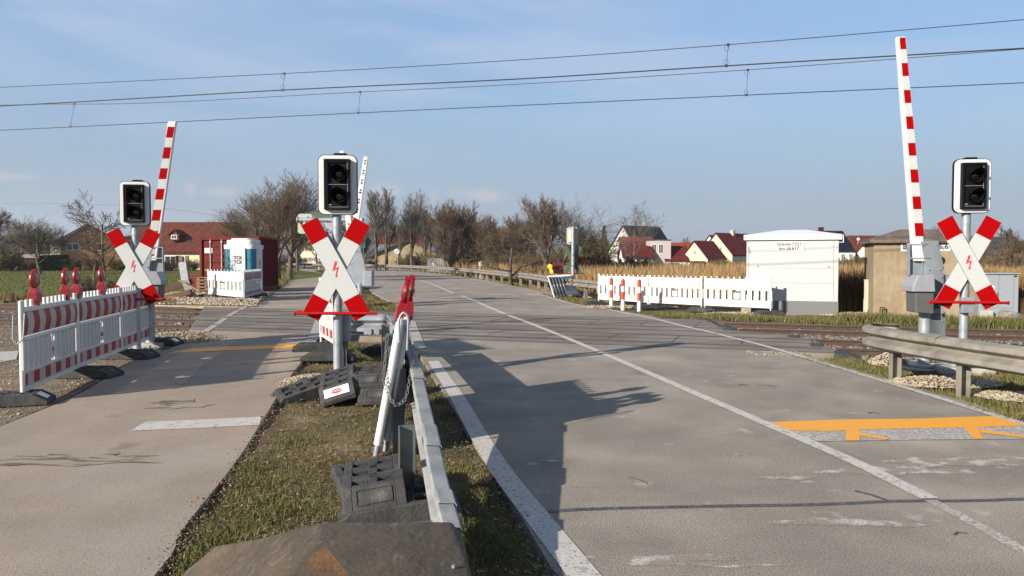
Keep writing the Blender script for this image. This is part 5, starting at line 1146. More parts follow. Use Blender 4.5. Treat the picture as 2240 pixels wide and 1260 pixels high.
# pallets, scrap
p = AT(436, 640, 35.2)
for k in range(5):
    t = thing('pallet', ['lowest wooden pallet of the stack at the container corner', 'second wooden pallet from the ground in the stack', 'middle wooden pallet of the stack at the container corner', 'fourth wooden pallet from the ground in the stack', 'topmost wooden pallet of the stack at the container corner'][k], 'pallet', (XA(450, 35.0), 35.3, .02 + k * .15), R(3), 'pallet stack'); m = MB()
    for x in (-.35, 0, .35): m.box((x, 0, .06), (.12, .7, .08))
    m.build('blocks', 'wood', t); m = MB()
    for y in np.arange(-.35, .36, .14): m.box((0, y, .112), (.85, .09, .022))
    m.box((0, -.33, .011), (.85, .1, .02)); m.build('boards', 'wood', t)
o = thing('scrap_guardrail', 'bent galvanised guardrail scrap standing upright left of the container', 'scrap metal', (XA(408, 30), 30, 0)); m = MB()
def ribbon(mm, pts, w, d, mi=0):
    for a, b in zip(pts[:-1], pts[1:]):
        a, b = Vector(a), Vector(b); dd = (b - a).normalized(); n = Vector((dd.z, 0, -dd.x)) * w / 2
        mm.add([a - n, a + n, b + n, b - n, a - n * .3 + Vector((0, d, 0)), a + n * .3 + Vector((0, d, 0)), b + n * .3 + Vector((0, d, 0)), b - n * .3 + Vector((0, d, 0))], [(0, 4, 7, 3), (4, 5, 6, 7), (5, 1, 2, 6), (0, 1, 2, 3)], mi)
ribbon(m, [(-.18, 0, 1.45), (-.08, 0, .75), (.05, .05, .35), (.28, .1, .02)], .28, .09); m.build('bent_beam', 'galv', o)
for i, (dx, rz, ln, lab) in enumerate(((-.7, 8, 1.7, 'dark timber beam lying tilted in the scrap heap'), (-.35, -4, 1.2, 'short dark timber beam under the tilted one'))):
    q = MB().box((0, 0, 0), (ln, .2, .2)).build('timber_beam', 'wood_d', bevel=.01); q.location = (XA(408, 30) + dx, 30.2 - i * .3, .42 - i * .25); q.rotation_euler = (0, R(-20 + i * 6), R(rz)); tag(q, lab, 'timber beam', 'scrap timbers left of the container')
q = MB().box((0, 0, 0), (.9, .1, .05)).build('plank', 'wood', bevel=.004); q.location = (XA(413, 29.8), 29.8, .55); q.rotation_euler = (0, R(28), 0); tag(q, 'pale broken plank leaning across the guardrail scrap', 'plank')
for i, dx in enumerate((0, .1)):
    q = MB().box((0, 0, .75), (.07, .07, 1.5)).build('rusty_stake', 'rail_side'); q.location = (XA(411, 31) + dx, 31, -.05); q.rotation_euler = (0, R(-6), 0); tag(q, ['left rusty steel stake beside the guardrail scrap', 'right rusty steel stake beside the guardrail scrap'][i], 'steel stake', 'rusty stakes')
q = MB().box((0, 0, .4), (1.6, .8, .8)).build('rusty_skip', 'cont', bevel=.02); q.location = (XA(427, 36), 37, 0); tag(q, 'low rust red metal tray left of the container', 'metal tray')
# stack of barricades beyond the crossing
Ys = 31.5; wp0 = [q for q in bpy.data.objects if q.get('label', '').startswith('middle white barricade')][0]
for k in range(5):
    x0 = XA(1212 + k * 7, Ys + k * .12); t = dup(wp0, (x0, Ys + k * .15, .05), 0, label=['yellow-lamp white panel at the left of the stack leaning on the far guardrail', 'second white panel of the stack leaning on the far guardrail', 'third white panel of the stack leaning on the far guardrail', 'fourth white panel of the stack leaning on the far guardrail', 'rightmost grey faced panel of the stack leaning on the far guardrail'][k], group='panels leaning on the far guardrail')
    t.rotation_euler = Matrix((Vector((.33, .944, 0)), Vector((-.897, .314, -.31)).normalized(), Vector((-.293, .102, .95)).normalized())).transposed().to_euler()
lamp0 = make_lamp('yellow warning lamp on the stack leaning on the far guardrail', (XA(1207, Ys), Ys - .1, 1.02), R(10), 'lamp_yel', None); lamp0.rotation_euler = (0, R(-18), 0)
for k in range(4):
    t = make_lamp(['leftmost red lamp on the far leaning stack', 'second red lamp from the left on the far leaning stack', 'third red lamp from the left on the far leaning stack', 'rightmost red lamp on the far leaning stack'][k], (XA(1214 + k * 6, Ys), Ys + .1 + .15 * k, 1.02), R(10), group='red lamps on the far leaning stack'); t.rotation_euler = (0, R(-18), R(20 * k))
# island beyond: white electrical foot and stones
t = thing('signal_footing', 'white and grey concrete footing on the grass patch beyond the tracks', 'footing', (XA(775, 26.0), 26.0, 0)); MB().box((0, 0, .12), (.55, .5, .24)).build('block', 'concrete', t, bevel=.03); MB().box((.1, -.05, .33), (.28, .3, .20)).build('cap', 'plastic_w', t, bevel=.03)
# signs and delineators
def delineator(px, py_b, py_t, Y, label):
    x = XA(px, Y); h = ZA(py_t, Y); t = thing('delineator_post', label, 'delineator', (x, Y, 0), 0, 'white delineator posts'); w = .12
    m = MB(); m.plate([(-w / 2, -.1), (w / 2, -.1), (w / 2, h), (-w / 2, h - .05)], 'y', -.05, .05); m.build('post', 'plastic_w', t, bevel=.01)
    MB().box((0, -.002, h * .80), (w + .006, .106, .18)).build('black_band', 'ink', t); return t
delineator(937, 590, 586, 88, 'white delineator post stub behind the far guardrail') if False else None
delineator(653, 587, 572, 118, 'left white delineator post where the lane meets the road'); delineator(697.5, 588, 581, 112, 'low white delineator post right of the lane mouth')
for px, Y, pt, pb, lab in ((948, 86, 570, 583, 'white reflector post on the far guardrail, farther of the two'), (1050, 60, 571, 590, 'white reflector post on the far guardrail, nearer of the two')):
    x = XA(px, Y); t = thing('guardrail_reflector', lab, 'delineator', (x, Y, 0), 0, 'reflector posts on the far guardrail'); z0, z1 = ZA(pb, Y), ZA(pt, Y)
    MB().tube((0, 0, 0), (0, 0, z1 - .05), .03, n=8).build('stem', 'plastic_w', t); MB().plate([(-.11, z1 - (z1 - z0) * .55), (.12, z1 - (z1 - z0) * .6), (.12, z1), (-.11, z1 - .04)], 'y', -.03, .03).build('reflector_head', 'plastic_w', t, bevel=.01)
x, Y = XA(868, 100), 100; t = thing('road_sign', 'round white end of restriction sign behind the far guardrail', 'road sign', (x, Y, 0)); zc = ZA(550, Y)
m = MB(); m.tube((-.12, 0, 0), (-.12, 0, zc), .035, n=8); m.tube((.12, 0, 0), (.12, 0, zc), .035, n=8); m.build('post', 'galv', t)
MB().plate(circ(0, zc, .34, 28), 'y', -.06, -.04).build('sign_disc', 'white', t); m = MB()
for o_ in (-.05, 0, .05): m.plate([(-.2 + o_, -.2 - o_), (-.185 + o_, -.215 - o_), (.215 + o_, .185 - o_), (.2 + o_, .2 - o_)], 'y', -.066, -.062)
q = m.build('cancel_stripes', 'ink', t); q.location.z = zc; text('speed_text', '60', .36, 'film_g', t, (0, -.061, zc), FRONT)
# overhead line
def wire(pts, r, label, name='contact_wire'):
    m = MB(); m.path(smooth_line(pts, 6), r, 5); return tag(m.build(name, 'wire'), label, 'overhead wire', 'overhead line wires')
def wirepts(Yc0, ys, k):
    return [AT(px, py, Yc0 - k * ((px - CX) / F) * Yc0 / (1 + k * (px - CX) / F)) for px, py in ys]
W1 = wirepts(20.2, ((-500, 305), (0, 285), (783, 247), (1633, 208), (2240, 181), (2700, 158)), .25)
W2 = wirepts(20.2, ((-500, 252), (0, 230), (320, 225.5), (783, 201.5), (1120, 185), (1633, 153), (2240, 107), (2700, 68)), .25)
W3 = wirepts(16.5, ((-500, 254), (0, 232), (620, 197), (1120, 173.5), (1590, 144), (2240, 105.5), (2700, 78)), .25)
W4 = wirepts(16.5, ((-500, 214), (0, 191), (620, 161), (1120, 132), (1590, 98), (2240, 43), (2700, 0)), .25)
wire(W1, .011, 'lower contact wire of the far track, lowest of the four overhead wires'); wire(W2, .008, 'thin messenger wire of the far track, just under the thick near contact wire', 'messenger_wire')
wire(W3, .013, 'thick contact wire of the near track'); wire(W4, .008, 'highest thin messenger wire, above the near track', 'messenger_wire')
for (a, b, Y0, lab) in (((622, 161), (619, 197), 16.5, 'dropper on the near track wires left of the centre signal'), ((1593, 98), (1589, 144), 16.5, 'dropper on the near track wires left of the right barrier arm'), ((163, 227), (154, 277), 20.2, 'leftmost dropper, on the far track wires'), ((788, 201), (784, 247), 20.2, 'dropper on the far track wires above the centre signal'), ((1636, 153), (1633, 208), 20.2, 'rightmost dropper, on the far track wires')):
    pa, pb = wirepts(Y0, (a,), .25)[0], wirepts(Y0, (b,), .25)[0]; m = MB(); m.tube(pa, pb, .005, n=5)
    for q, sg_ in ((pa + Vector((-.03, 0, -.06)), 1), (pb + Vector((-.01, 0, .06)), -1)):
        m.path([q + Vector((.045 * math.cos(t_), 0, .07 * math.sin(t_))) for t_ in [2 * math.pi * k / 10 for k in range(11)]], .004, 4)
    m.box(pa, (.05, .03, .05)); m.box(pb, (.05, .03, .05)); tag(m.build('wire_dropper', 'wire'), lab, 'wire dropper', 'droppers of the overhead line')
m = MB(); m.path([AT(-300, 443, 120), AT(0, 444.5, 120), AT(180, 446, 120), AT(330, 452, 122), AT(500, 474, 125)], .02, 4); tag(m.build('power_line', 'wire'), 'faint thin power line crossing the sky above the left farmhouses', 'power line')
# ---------------------------------------------------------------- houses
def window(parent, u, z, w, h, face, mt=('frame', 'glass'), shut=False, bars=1):
    """face: function (u, z, out) -> point; frame with a recessed pane"""
    m = MB(); e = .09
    def bx(u0, u1, z0, z1, o0, o1, mm):
        c = [face(a, b, o) for a in (u0, u1) for b in (z0, z1) for o in (o0, o1)]; mm.add(c, [(0, 1, 3, 2), (4, 6, 7, 5), (0, 4, 5, 1), (2, 3, 7, 6), (0, 2, 6, 4), (1, 5, 7, 3)])
    bx(u - w / 2, u - w / 2 + e, z - h / 2, z + h / 2, .0, .06, m); bx(u + w / 2 - e, u + w / 2, z - h / 2, z + h / 2, .0, .06, m); bx(u - w / 2 + e, u + w / 2 - e, z + h / 2 - e, z + h / 2, 0, .06, m); bx(u - w / 2 + e, u + w / 2 - e, z - h / 2, z - h / 2 + e, 0, .06, m)
    if bars: bx(u - .03, u + .03, z - h / 2 + e, z + h / 2 - e, .0, .055, m)
    f = m.build('window', mt[0], parent); g = MB(); bx(u - w / 2 + e, u + w / 2 - e, z - h / 2 + e, z + h / 2 - e, .002, .03, g); g.build('pane', mt[1], f)
    if shut:
        g = MB(); bx(u - w / 2 - w * .5, u - w / 2 - .02, z - h / 2, z + h / 2, 0, .07, g); bx(u + w / 2 + .02, u + w / 2 + w * .5, z - h / 2, z + h / 2, 0, .07, g); g.build('shutters', 'shutter', f)
def house(name, label, px, Y, rz, w, L, ze, zr, wall, roof, gw=(), sw=(), over=.35, z0=-.3, ridge=.5, zer=None, chimney=None, solar=False, cat='house', xoff=0):
    """gable front of width w centred on column px at depth Y, ridge running back L"""
    t = thing(name, label, cat, (XA(px, Y) + xoff, Y, 0), R(rz)); zer = ze if zer is None else zer; xr = (ridge - .5) * w
    m = MB(); gl = [(-w / 2, z0), (w / 2, z0), (w / 2, zer), (xr, zr), (-w / 2, ze)]; m.plate(gl, 'y', 0, L); m.build('wall', wall, t)
    sl = (zr - ze) / (w / 2 + xr) if w / 2 + xr else 1; sr = (zr - zer) / (w / 2 - xr)
    m = MB(); th = .22; a, b = -over, L + over
    for sgn, s_, xe, ez in ((-1, sl, -w / 2, ze), (1, sr, w / 2, zer)):
        xo = xe + sgn * over; zo = ez - s_ * over
        m.plate([(xr, zr + .03), (xo, zo + .03), (xo, zo + .03 + th), (xr, zr + .03 + th)], 'y', a, b)
    rf = m.build('roof', roof, t)
    if chimney:
        cxx, cyy, cw, ch = chimney; zc = zr - abs(cxx - xr) * sr; m = MB(); m.box((cxx, cyy, zc + ch / 2 - .3), (cw, cw, ch + .6)); m.box((cxx, cyy, zc + ch + .05), (cw + .1, cw + .1, .08)); m.build('chimney', wall if wall != 'wall_w' else 'roof_wine', rf)
    if solar:
        m = MB(); u0, u1 = solar
        A_ = lambda f, y: (xr + (w / 2 + over - xr) * f, y, zr + .03 + th + .04 - sr * (w / 2 + over - xr) * f)
        m.add([A_(.04, u0), A_(.04, u1), A_(.96, u1), A_(.96, u0)], [(0, 1, 2, 3)]); m.build('solar_panels', 'solar', rf)
    for (u, z, ww, hh, sh) in gw: window(t, u, z, ww, hh, lambda a_, b_, o_: Vector((a_, -o_, b_)), shut=sh)
    for (v_, z, ww, hh, sh) in sw: window(t, v_, z, ww, hh, lambda a_, b_, o_: Vector((w / 2 + o_, a_, b_)), shut=sh)
    return t
h1 = house('farmhouse', 'orange brick gable house with a dark roof behind the bare fruit tree at left', 193, 110, 32, 7.6, 8.0, 3.9, 6.3, 'wall_b', 'roof_dark', gw=((0, 5.0, .6, .9, False), (-1.9, 3.2, 1.6, 1.0, False), (1.2, 3.2, 1.2, 1.0, False), (-1.2, .2, 1.0, 1.4, False)), over=.5)
m = MB(); m.box((-6.0, 3.2, 2.2), (4.2, 5.0, 4.4)); m.build('balcony_wing', 'wood_d', h1); m = MB(); m.plate([(-8.4, 3.9), (-3.8, 3.9), (-3.8, 4.1), (-6.0, 5.9), (-8.4, 4.1)], 'y', .2, 6.4); m.build('wing_roof', 'roof_dark', h1); m = MB(); m.box((-3.86, .05, 2.6), (1.0, 1.2, 2.2)); m.build('cream_wall_panel', 'wall_c', h1)  # cream box at the corner between gable wall and balcony wing
m = MB()
for x in (-8.0, -6.2, -4.5): m.box((x, .4, 2.2), (.14, .14, 4.0))
m.box((-6.2, .4, 1.9), (3.8, .1, .5)); m.build('balcony_posts', 'frame', h1)
h2 = house('farmhouse', 'long farmhouse with a large weathered red roof behind the left barrier', 412, 112, 90, 9.0, 13.2, 2.55, 6.55, 'wall_c', 'roof_farm', chimney=(1.0, 6.3, .6, .6), xoff=6.6, z0=-.2)
for u, z, ww, hh in ((-4.6, 1.5, .9, 1.2), (-6.9, 1.1, 1.8, 2.0), (-9.4, 1.5, .9, 1.2)):
    pass
for v_, ww, hh, zz_, mt in ((5.6, .9, 1.1, 1.4, 'glass'), (7.2, 1.6, 1.9, 1.0, 'glass'), (9.2, .9, 1.1, 1.4, 'glass')): window(h2, v_, zz_, ww, hh, lambda a_, b_, o_: Vector((-4.5 - o_, a_, b_)), shut=True)
m = MB(); m.plate([(6.3, 4.1), (7.5, 4.1), (7.5, 4.9), (6.9, 5.3), (6.3, 4.9)], 'x', -3.9, -2.0); dm = m.build('dormer', 'wood_d', h2); m = MB(); m.plate([(6.1, 4.75), (6.9, 5.45), (7.7, 4.75), (7.7, 4.9), (6.9, 5.62), (6.1, 4.9)], 'x', -4.1, -1.6); m.build('dormer_roof', 'roof_farm', dm); window(dm, 6.9, 4.55, .8, .6, lambda a_, b_, o_: Vector((-3.9 - o_, a_, b_)))
house('barn', 'red roofed barn partly hidden by the left signal post', 305, 125, 90, 8, 7, 2.2, 4.9, 'wall_b', 'roof_wine', xoff=3.5, cat='barn')
house('gable_house', 'tall narrow cream gable house with brown shutters beside the centre saltire', 679, 215, -14, 6.2, 10, 2.9, 9.0, 'wall_c', 'roof_dark', over=.3, gw=((0, 6.6, .75, 1.1, False), (-.75, 4.1, .7, 1.1, True), (.95, 4.1, .7, 1.1, True), (-2.2, 1.3, .7, 1.1, True), (-.75, 1.3, .7, 1.1, True), (.75, 1.3, .7, 1.1, True), (2.2, 1.3, .7, 1.1, True)), z0=-.5)
hb = house('barn', 'ochre walled barn with a low grey roof behind the roadside trees', 888, 150, 10, 11.5, 14, 2.6, 4.9, 'wall_o', 'roof_grey', cat='barn', over=.6)
hb2 = house('annex_building', 'sunlit yellow building with a grey roof left of the ochre barn', 835, 158, 90, 7, 9.0, 1.8, 4.2, 'wall_c', 'roof_grey', xoff=4.5)
window(hb2, 2.2, 0.6, 1.0, 2.2, lambda a_, b_, o_: Vector((-3.5 - o_, a_, b_)), ('wood_d', 'wood_d'))
house('house_with_red_roof', 'house roof of dull red tiles behind the grey barn roof', 900, 200, 80, 9, 12, 3, 8.0, 'wall_o', 'roof_wine', xoff=3, z0=-.3)
ch = thing('church_spire', 'slim reddish church spire far behind the bare trees beside the centre signal', 'church', (XA(836, 420), 420, 0)); m = MB(); m.box((0, 0, 7), (5, 5, 14)); m.build('tower', 'wall_c', ch); m = MB(); m.add([(-2.8, -2.8, 14), (2.8, -2.8, 14), (2.8, 2.8, 14), (-2.8, 2.8, 14), (0, 0, 27)], [(0, 1, 4), (1, 2, 4), (2, 3, 4), (3, 0, 4)]); m.build('spire', 'roof_wine', ch)
h5 = house('gable_house', 'white gable house with a large dark solar roof behind the bare tree right of centre', 1363, 150, -50, 8.9, 10.6, 2.1, 7.7, 'wall_w', 'roof_dark', gw=((0.1, 5.4, .8, 1.3, False), (-.9, 2.3, 1.3, 1.9, False)), solar=(2.0, 10.4), over=.3, z0=-1.8)
t = house('house_annex', 'pale pink flat roofed annex with two tall windows before the solar roof house', 1440, 139, -8, 4.4, 4, 4.7, 4.75, 'wall_p', 'roof_dark', gw=((-.75, 3.3, .85, 1.7, False), (.45, 3.3, .85, 1.7, False), (-.5, .2, 2.4, 1.7, False)), over=.02, z0=-1.8)
house('canopy_roof', 'small red pent roof above the pink annex', 1415, 142.5, 90, 3, 5.4, 4.7, 5.3, 'wall_w', 'roof_red', xoff=.6, z0=4.0, cat='roof')
house('low_house', 'low wing with a wine red roof left of the pink annex', 1402, 140, 92, 5, 5.0, 1.9, 4.3, 'wall_w', 'roof_wine', xoff=1.5, z0=-1.8)
house('white_annex', 'white annex with a dark garage opening right of the pink annex', 1478, 141, 88, 4.4, 3.6, 1.4, 3.6, 'wall_w', 'roof_wine', xoff=1.6, z0=-1.8, sw=())
m = MB(); m.box((XA(1474, 138.4), 138.3, -.2), (1.9, .1, 2.0)); tag(m.build('garage_opening', 'glass'), 'dark glazed front under the white annex roof', 'glass front')
house('distant_house', 'orange red roof seen between the pink annex and the small yellow house', 1492, 175, 88, 9, 9.5, .4, 4.9, 'wall_w', 'roof_red', xoff=3.5, z0=-1.8)
house('distant_house', 'second orange red roof just above the small yellow house', 1540, 190, 88, 8, 8, 1.5, 4.4, 'wall_w', 'roof_red', xoff=2, z0=-1.8)
house('yellow_cottage', 'small pale yellow gable house with a wine red roof', 1519, 138, -48, 5.5, 5.6, 1.5, 4.5, 'wall_y', 'roof_wine', gw=((.15, 2.6, .5, .8, False), (-.6, -.4, .5, .8, False)), over=.25, z0=-1.8, sw=((1.2, .2, .7, .7, False),))
house('yellow_house', 'large yellow gable house with a wine red roof and chimney left of the white hut', 1566, 150, -48, 7.2, 13.5, 2.3, 6.3, 'wall_y', 'roof_wine', gw=((-.7, 3.2, .55, 1.2, False), (1.1, 3.2, .55, 1.2, False)), over=.25, z0=-1.8, chimney=(.2, 5.4, .7, .9), sw=((8.5, 1.8, 1.8, 1.7, False),))
house('distant_house', 'white gable peeking out behind the large yellow house', 1552, 175, -48, 6.2, 5, 3.0, 6.6, 'wall_w', 'roof_dark', over=.25, z0=-1.8)
h9 = house('solar_house', 'house with a steep solar roof and white flue between the two huts', 1838, 100, -78, 7.4, 7.2, 1.4, 5.0, 'wall_w', 'roof_wine', over=.25, z0=-1, solar=(2.6, 7.3), chimney=(0, 4.2, .5, .6))
h9.location = (XA(1732, 102), 102, 0)
d = thing('dormer_annex', 'light wooden annex with two tall windows under the solar roof', 'annex', (XA(1849, 94), 94, 0), R(-8)); MB().box((0, 0, 1.6), (1.9, 1.4, 1.5)).build('wall', 'frame', d); MB().box((0, -.1, 2.45), (2.5, 1.8, .08)).build('roof', 'roof_dark', d); MB().box((-.5, -.3, .6), (3.0, 1.8, .12)).build('balcony', 'fence_g', d)
for u in (-.45, .45): window(d, u, 1.55, .55, 1.25, lambda a_, b_, o_: Vector((a_, -.7 - o_, b_)))
m = MB(); q = AT(1845, 528, 93.5); m.tube(AT(1845, 530, 93.5), AT(1845, 515, 93.5), .06, n=8); m.tube(AT(1845, 530, 93.5), AT(1833, 530, 93.5), .06, n=8); m.tube(AT(1845, 515, 93.5), AT(1845, 513.5, 93.5), .10, n=8); tag(m.build('flue_pipe', 'white', smooth=True), 'white bent flue pipe on the solar roof house', 'flue pipe')
h10 = house('red_roof_house', 'red tiled house with a white dormer and satellite dish left of the concrete hut', 1890, 125, -84, 7, 7.5, .5, 5.1, 'wall_w', 'roof_farm', over=.25, z0=-1, chimney=(.6, 4.6, .5, .7)); h10.location = (XA(1856, 128), 128, 0)
d = thing('dormer_gable', 'small white dormer gable on the red tiled roof beside the concrete hut', 'dormer', (XA(1895, 120), 120, 0), R(0)); m = MB(); m.plate([(-1.0, 1.7), (.55, 1.7), (.55, 2.6), (0, 3.3), (-.9, 2.2)], 'y', 0, 1.5); m.build('wall', 'wall_w', d); window(d, .05, 2.2, .75, .8, lambda a_, b_, o_: Vector((a_, -o_, b_)))
m = MB(); m.plate(circ(XA(1877, 121), ZA(523, 121), .24, 16), 'y', 121, 121.06); m.tube((XA(1877, 121), 121, ZA(523, 121) - .2), (XA(1877, 121), 121.3, ZA(523, 121) - .8), .03, n=5); tag(m.build('satellite_dish', 'wall_w'), 'round white satellite dish on the red roof between the huts', 'satellite dish')
h11 = house('dark_roof_house', 'house with a dark roof and white verge at the right picture edge', 2180, 95, 82, 6, 6.0, 1.6, 3.9, 'wall_w', 'roof_dark', over=.3, z0=-.5); h11.location = (XA(2215, 92), 92, 0)
m = MB(); m.plate([(0, 0), (.16, 0), (1.3, -1.5), (1.15, -1.55)], 'y', 0, .2); o = m.build('white_verge', 'wall_w', h11); o.rotation_euler = (0, 0, R(-82)); o.location = (3.3, -.1, 3.7)
t = thing('picket_fence', 'grey picket fence before the dark roofed house at right', 'fence', (XA(2135, 78), 78, 0)); m = MB()
for k in range(22): m.box((k * .18, 0, .5), (.09, .03, 1.25))
m.box((1.9, .03, .8), (3.9, .03, .06)); m.build('pickets', 'fence_g', t)
t = thing('garden_shed', 'low whitewashed shed at the left picture edge beyond the meadow', 'shed', (XA(8, 112), 112, 0), R(-14)); MB().box((0, 0, .75), (2.8, 3, 1.7)).build('wall', 'wall_c', t); MB().box((2.2, .3, .7), (2.4, 2.6, 1.4)).build('board_wall', 'fence_g', t); m = MB(); m.plate([(-1.6, 1.62), (3.6, 1.5), (3.6, 1.62), (-1.6, 1.76)], 'y', -1.7, 1.9); m.build('roof', 'roof_dark', t)
t = thing('garden_parasol', 'pale garden parasol roof beside the hedge at left', 'parasol', (XA(91, 112), 112, 0)); m = MB(); m.add([(-1.3, -1, 1.15), (1.3, -1, 1.15), (1.3, 1, 1.15), (-1.3, 1, 1.15), (0, 0, 1.65)], [(0, 1, 4), (1, 2, 4), (2, 3, 4), (3, 0, 4)]); m.build('canopy', 'label', t); MB().tube((0, 0, 0), (0, 0, 1.6), .05, n=6).build('pole', 'steel_dark', t)
t = thing('board_fence', 'grey board fence behind the far guardrail under the trees', 'fence', (XA(938, 92), 92, 0)); m = MB()
for k in range(16): m.box((k * .36, 0, .75), (.34, .04, 1.7))
m.build('boards', 'fence_g', t)
t = thing('garden_fence', 'pale garden fence at the end of the lane before the cream gable house', 'fence', (XA(622, 150), 150, 0)); m = MB()
for k in range(24): m.box((k * .24, 0, .45), (.12, .04, 1.0))
m.build('boards', 'fence_g', t)
t = thing('street_lamp', 'thin grey street lamp post left of the cream gable house', 'lamp post', (XA(644, 140), 140, 0)); MB().tube((0, 0, 0), (0, 0, 5.6), .09, .06, 8).build('post', 'galv', t); MB().box((-.3, 0, 5.6), (.7, .15, .1)).build('lamp_head', 'galv', t)
# ---------------------------------------------------------------- hills
m = MB(); n = 90; vs = []
for i in range(n + 1):
    a = -0.95 + 1.9 * i / n
    for (rr, hh) in ((2300, -5), (2700, 1.0), (3300, .6), (3600, -5)):
        px = CX + F * math.tan(a); e = 529 + 6 * math.sin(a * 9) + 3 * math.sin(a * 23 + 1)
        if px < 700: e = 527 + 3 * math.sin(a * 30) - 8 * math.exp(-((px - 520) / 200) ** 2) * .5
        if px > 1300: e = 537 + 3 * math.sin(a * 14)
        zt_ = 1.6 + (HOR - e) / F * rr * math.cos(a) * (1.0 if hh == 1.0 else .98)
        z = zt_ + (6 * math.sin(i * 2.3) * .3 + 1.2 * math.sin(i * 5.1)) if hh > 0 else hh
        vs.append((rr * math.sin(a), rr * math.cos(a), z if hh > 0 else -5))
m.add(vs, [(4 * i + k, 4 * i + k + 1, 4 * i + 5 + k, 4 * i + 4 + k) for i in range(n) for k in range(3)])
struct(m.build('hills', 'hill', smooth=True))
# ---------------------------------------------------------------- bare trees
def grow(seed, H, spread, trunk, levels, nb, r0, up=.25, stems=1, wig=.22, bend=0.0, rmin=.006, stemspread=.25, lenf=.64, drop=0.0, ang=(24, 52)):
    g = random.Random(seed); A, B, RA, RB, LV = [], [], [], [], []
    def branch(p, d, L, r, lv):
        ns = 5 if lv == 0 else (4 if lv < levels - 1 else 3); pts = [p]; dd = d.copy(); rr = [r]
        for i in range(ns):
            w_ = wig * (0.45 if lv == 0 else (.8 if lv < 2 else .45))
            dd = (dd + Vector((g.gauss(0, w_), g.gauss(0, w_), g.gauss(0, w_ * .6))) * .5 + Vector((0, 0, up * (.5 if lv == 0 else .42))) - Vector((0, 0, drop * lv * .1))).normalized()
            q = pts[-1] + dd * (L / ns); r2 = max(rmin, r * (1 - .75 * (i + 1) / ns)) if lv else max(rmin, r * (1 - .6 * (i + 1) / ns))
            A.append(pts[-1]); B.append(q); RA.append(rr[-1]); RB.append(r2); LV.append(lv); pts.append(q); rr.append(r2)
        if lv >= levels: return
        n = nb[lv]
        for k in range(n):
            f = (trunk if lv == 0 else .18) + (1 - (trunk if lv == 0 else .18)) * (k + g.random()) / n; f = min(f, .995)
            i = min(int(f * ns), ns - 1); q = pts[i].lerp(pts[i + 1], f * ns - i); rq = rr[i] + (rr[i + 1] - rr[i]) * (f * ns - i)
            dm = (pts[i + 1] - pts[i]).normalized(); ax = dm.orthogonal().normalized(); ax.rotate(Matrix.Rotation(g.uniform(0, 6.283), 3, dm))
            an = R(g.uniform(*ang)) * (spread if lv == 0 else 1.0); nd = (dm * math.cos(an) + ax * math.sin(an)).normalized()
            branch(q, nd, L * lenf * g.uniform(.7, 1.15) * (1.15 - .5 * f if lv == 0 else 1.2 - .35 * f), max(rmin, rq * (.55 if lv == 0 else .42)), lv + 1)
    for s_ in range(stems):
        a = 6.283 * s_ / max(1, stems) + g.random(); st = stemspread if stems > 1 else 0
        branch(Vector((math.cos(a) * st * .02 * stems ** .5, math.sin(a) * st * .02 * stems ** .5, -.1)), Vector((math.cos(a) * st * g.uniform(.3, 1.3) + bend, math.sin(a) * st, 1)).normalized(), H * (1 if stems == 1 else g.uniform(.6, 1)) * .72, r0, 0)
    A, B = np.array(A), np.array(B); top = B[:, 2].max(); k = H / top; return A * [1, 1, k], B * [1, 1, k], np.array(RA), np.array(RB), np.array(LV)
def tubes(name, A, B, ra, rb, n, m, parent):
    d = B - A; L = np.linalg.norm(d, axis=1, keepdims=True) + 1e-9; d /= L
    ref = np.where(np.abs(d[:, 2:3]) < .9, np.array([[0, 0, 1.0]]), np.array([[1.0, 0, 0]])); u = np.cross(d, ref); u /= np.linalg.norm(u, axis=1, keepdims=True); v = np.cross(d, u)
    N = len(A); V = np.zeros((N, 2 * n, 3)); t_ = np.arange(n) * 2 * math.pi / n
    for k in range(n):
        o = u * math.cos(t_[k]) + v * math.sin(t_[k]); V[:, k] = A + o * ra[:, None]; V[:, n + k] = B + o * rb[:, None]
    f = np.array([(k, (k + 1) % n, n + (k + 1) % n, n + k) for k in range(n)]); Fc = (f[None] + (np.arange(N) * 2 * n)[:, None, None]).reshape(-1, 4)
    o = np_mesh(name, V.reshape(-1, 3), Fc, [m], smooth=True); o.parent = parent; return o
PROTO = {}
def tree(label, px, Y, H, proto, bark='bark', twig='twig', name='bare_tree', cat='tree', rz=0.0, group=None, x=None, z=-.05, wide=1.0, **kw):
    t = thing(name, label, cat, (XA(px, Y) if x is None else x, Y, z), R(rz), group)
    if proto in PROTO and not kw:
        H0_, parts = PROTO[proto]
        for p in parts: c = p.copy(); COL.objects.link(c); c.parent = t
        t.scale = (H / H0_ * wide, H / H0_ * wide, H / H0_)
        return t
    A, B, ra, rb, lv = grow(H=H, **kw); k = lv <= 1; parts = []
    parts.append(tubes('trunk', A[k], B[k], ra[k], rb[k], 7, bark, t)); parts.append(tubes('crown' if cat == 'tree' else 'branches', A[~k], B[~k], ra[~k], rb[~k], 3, twig, t)); PROTO[proto] = (H, parts)
    t.scale = (wide, wide, 1)
    return t
def Hpx(ytop, Y, base=0.0): return ZA(ytop, Y) - base
def thick(Y): return .0030 + .00012 * Y
tree('thorny bare tree left of the left signal with crooked branches', 222, 30, Hpx(408, 30), 'A', 'bark_moss', 'twig', seed=11, spread=1.1, trunk=.30, levels=4, nb=[9, 6, 4, 4], r0=.07, up=.10, wig=.42, rmin=.007, lenf=.55)
tree('second thin leaning stem left of the left signal', 207, 30.6, Hpx(455, 30.6), 'A2', 'bark_moss', 'twig', seed=31, spread=1.2, trunk=.45, levels=3, nb=[9, 6, 5], r0=.06, up=.06, wig=.45, rmin=.007, lenf=.5)
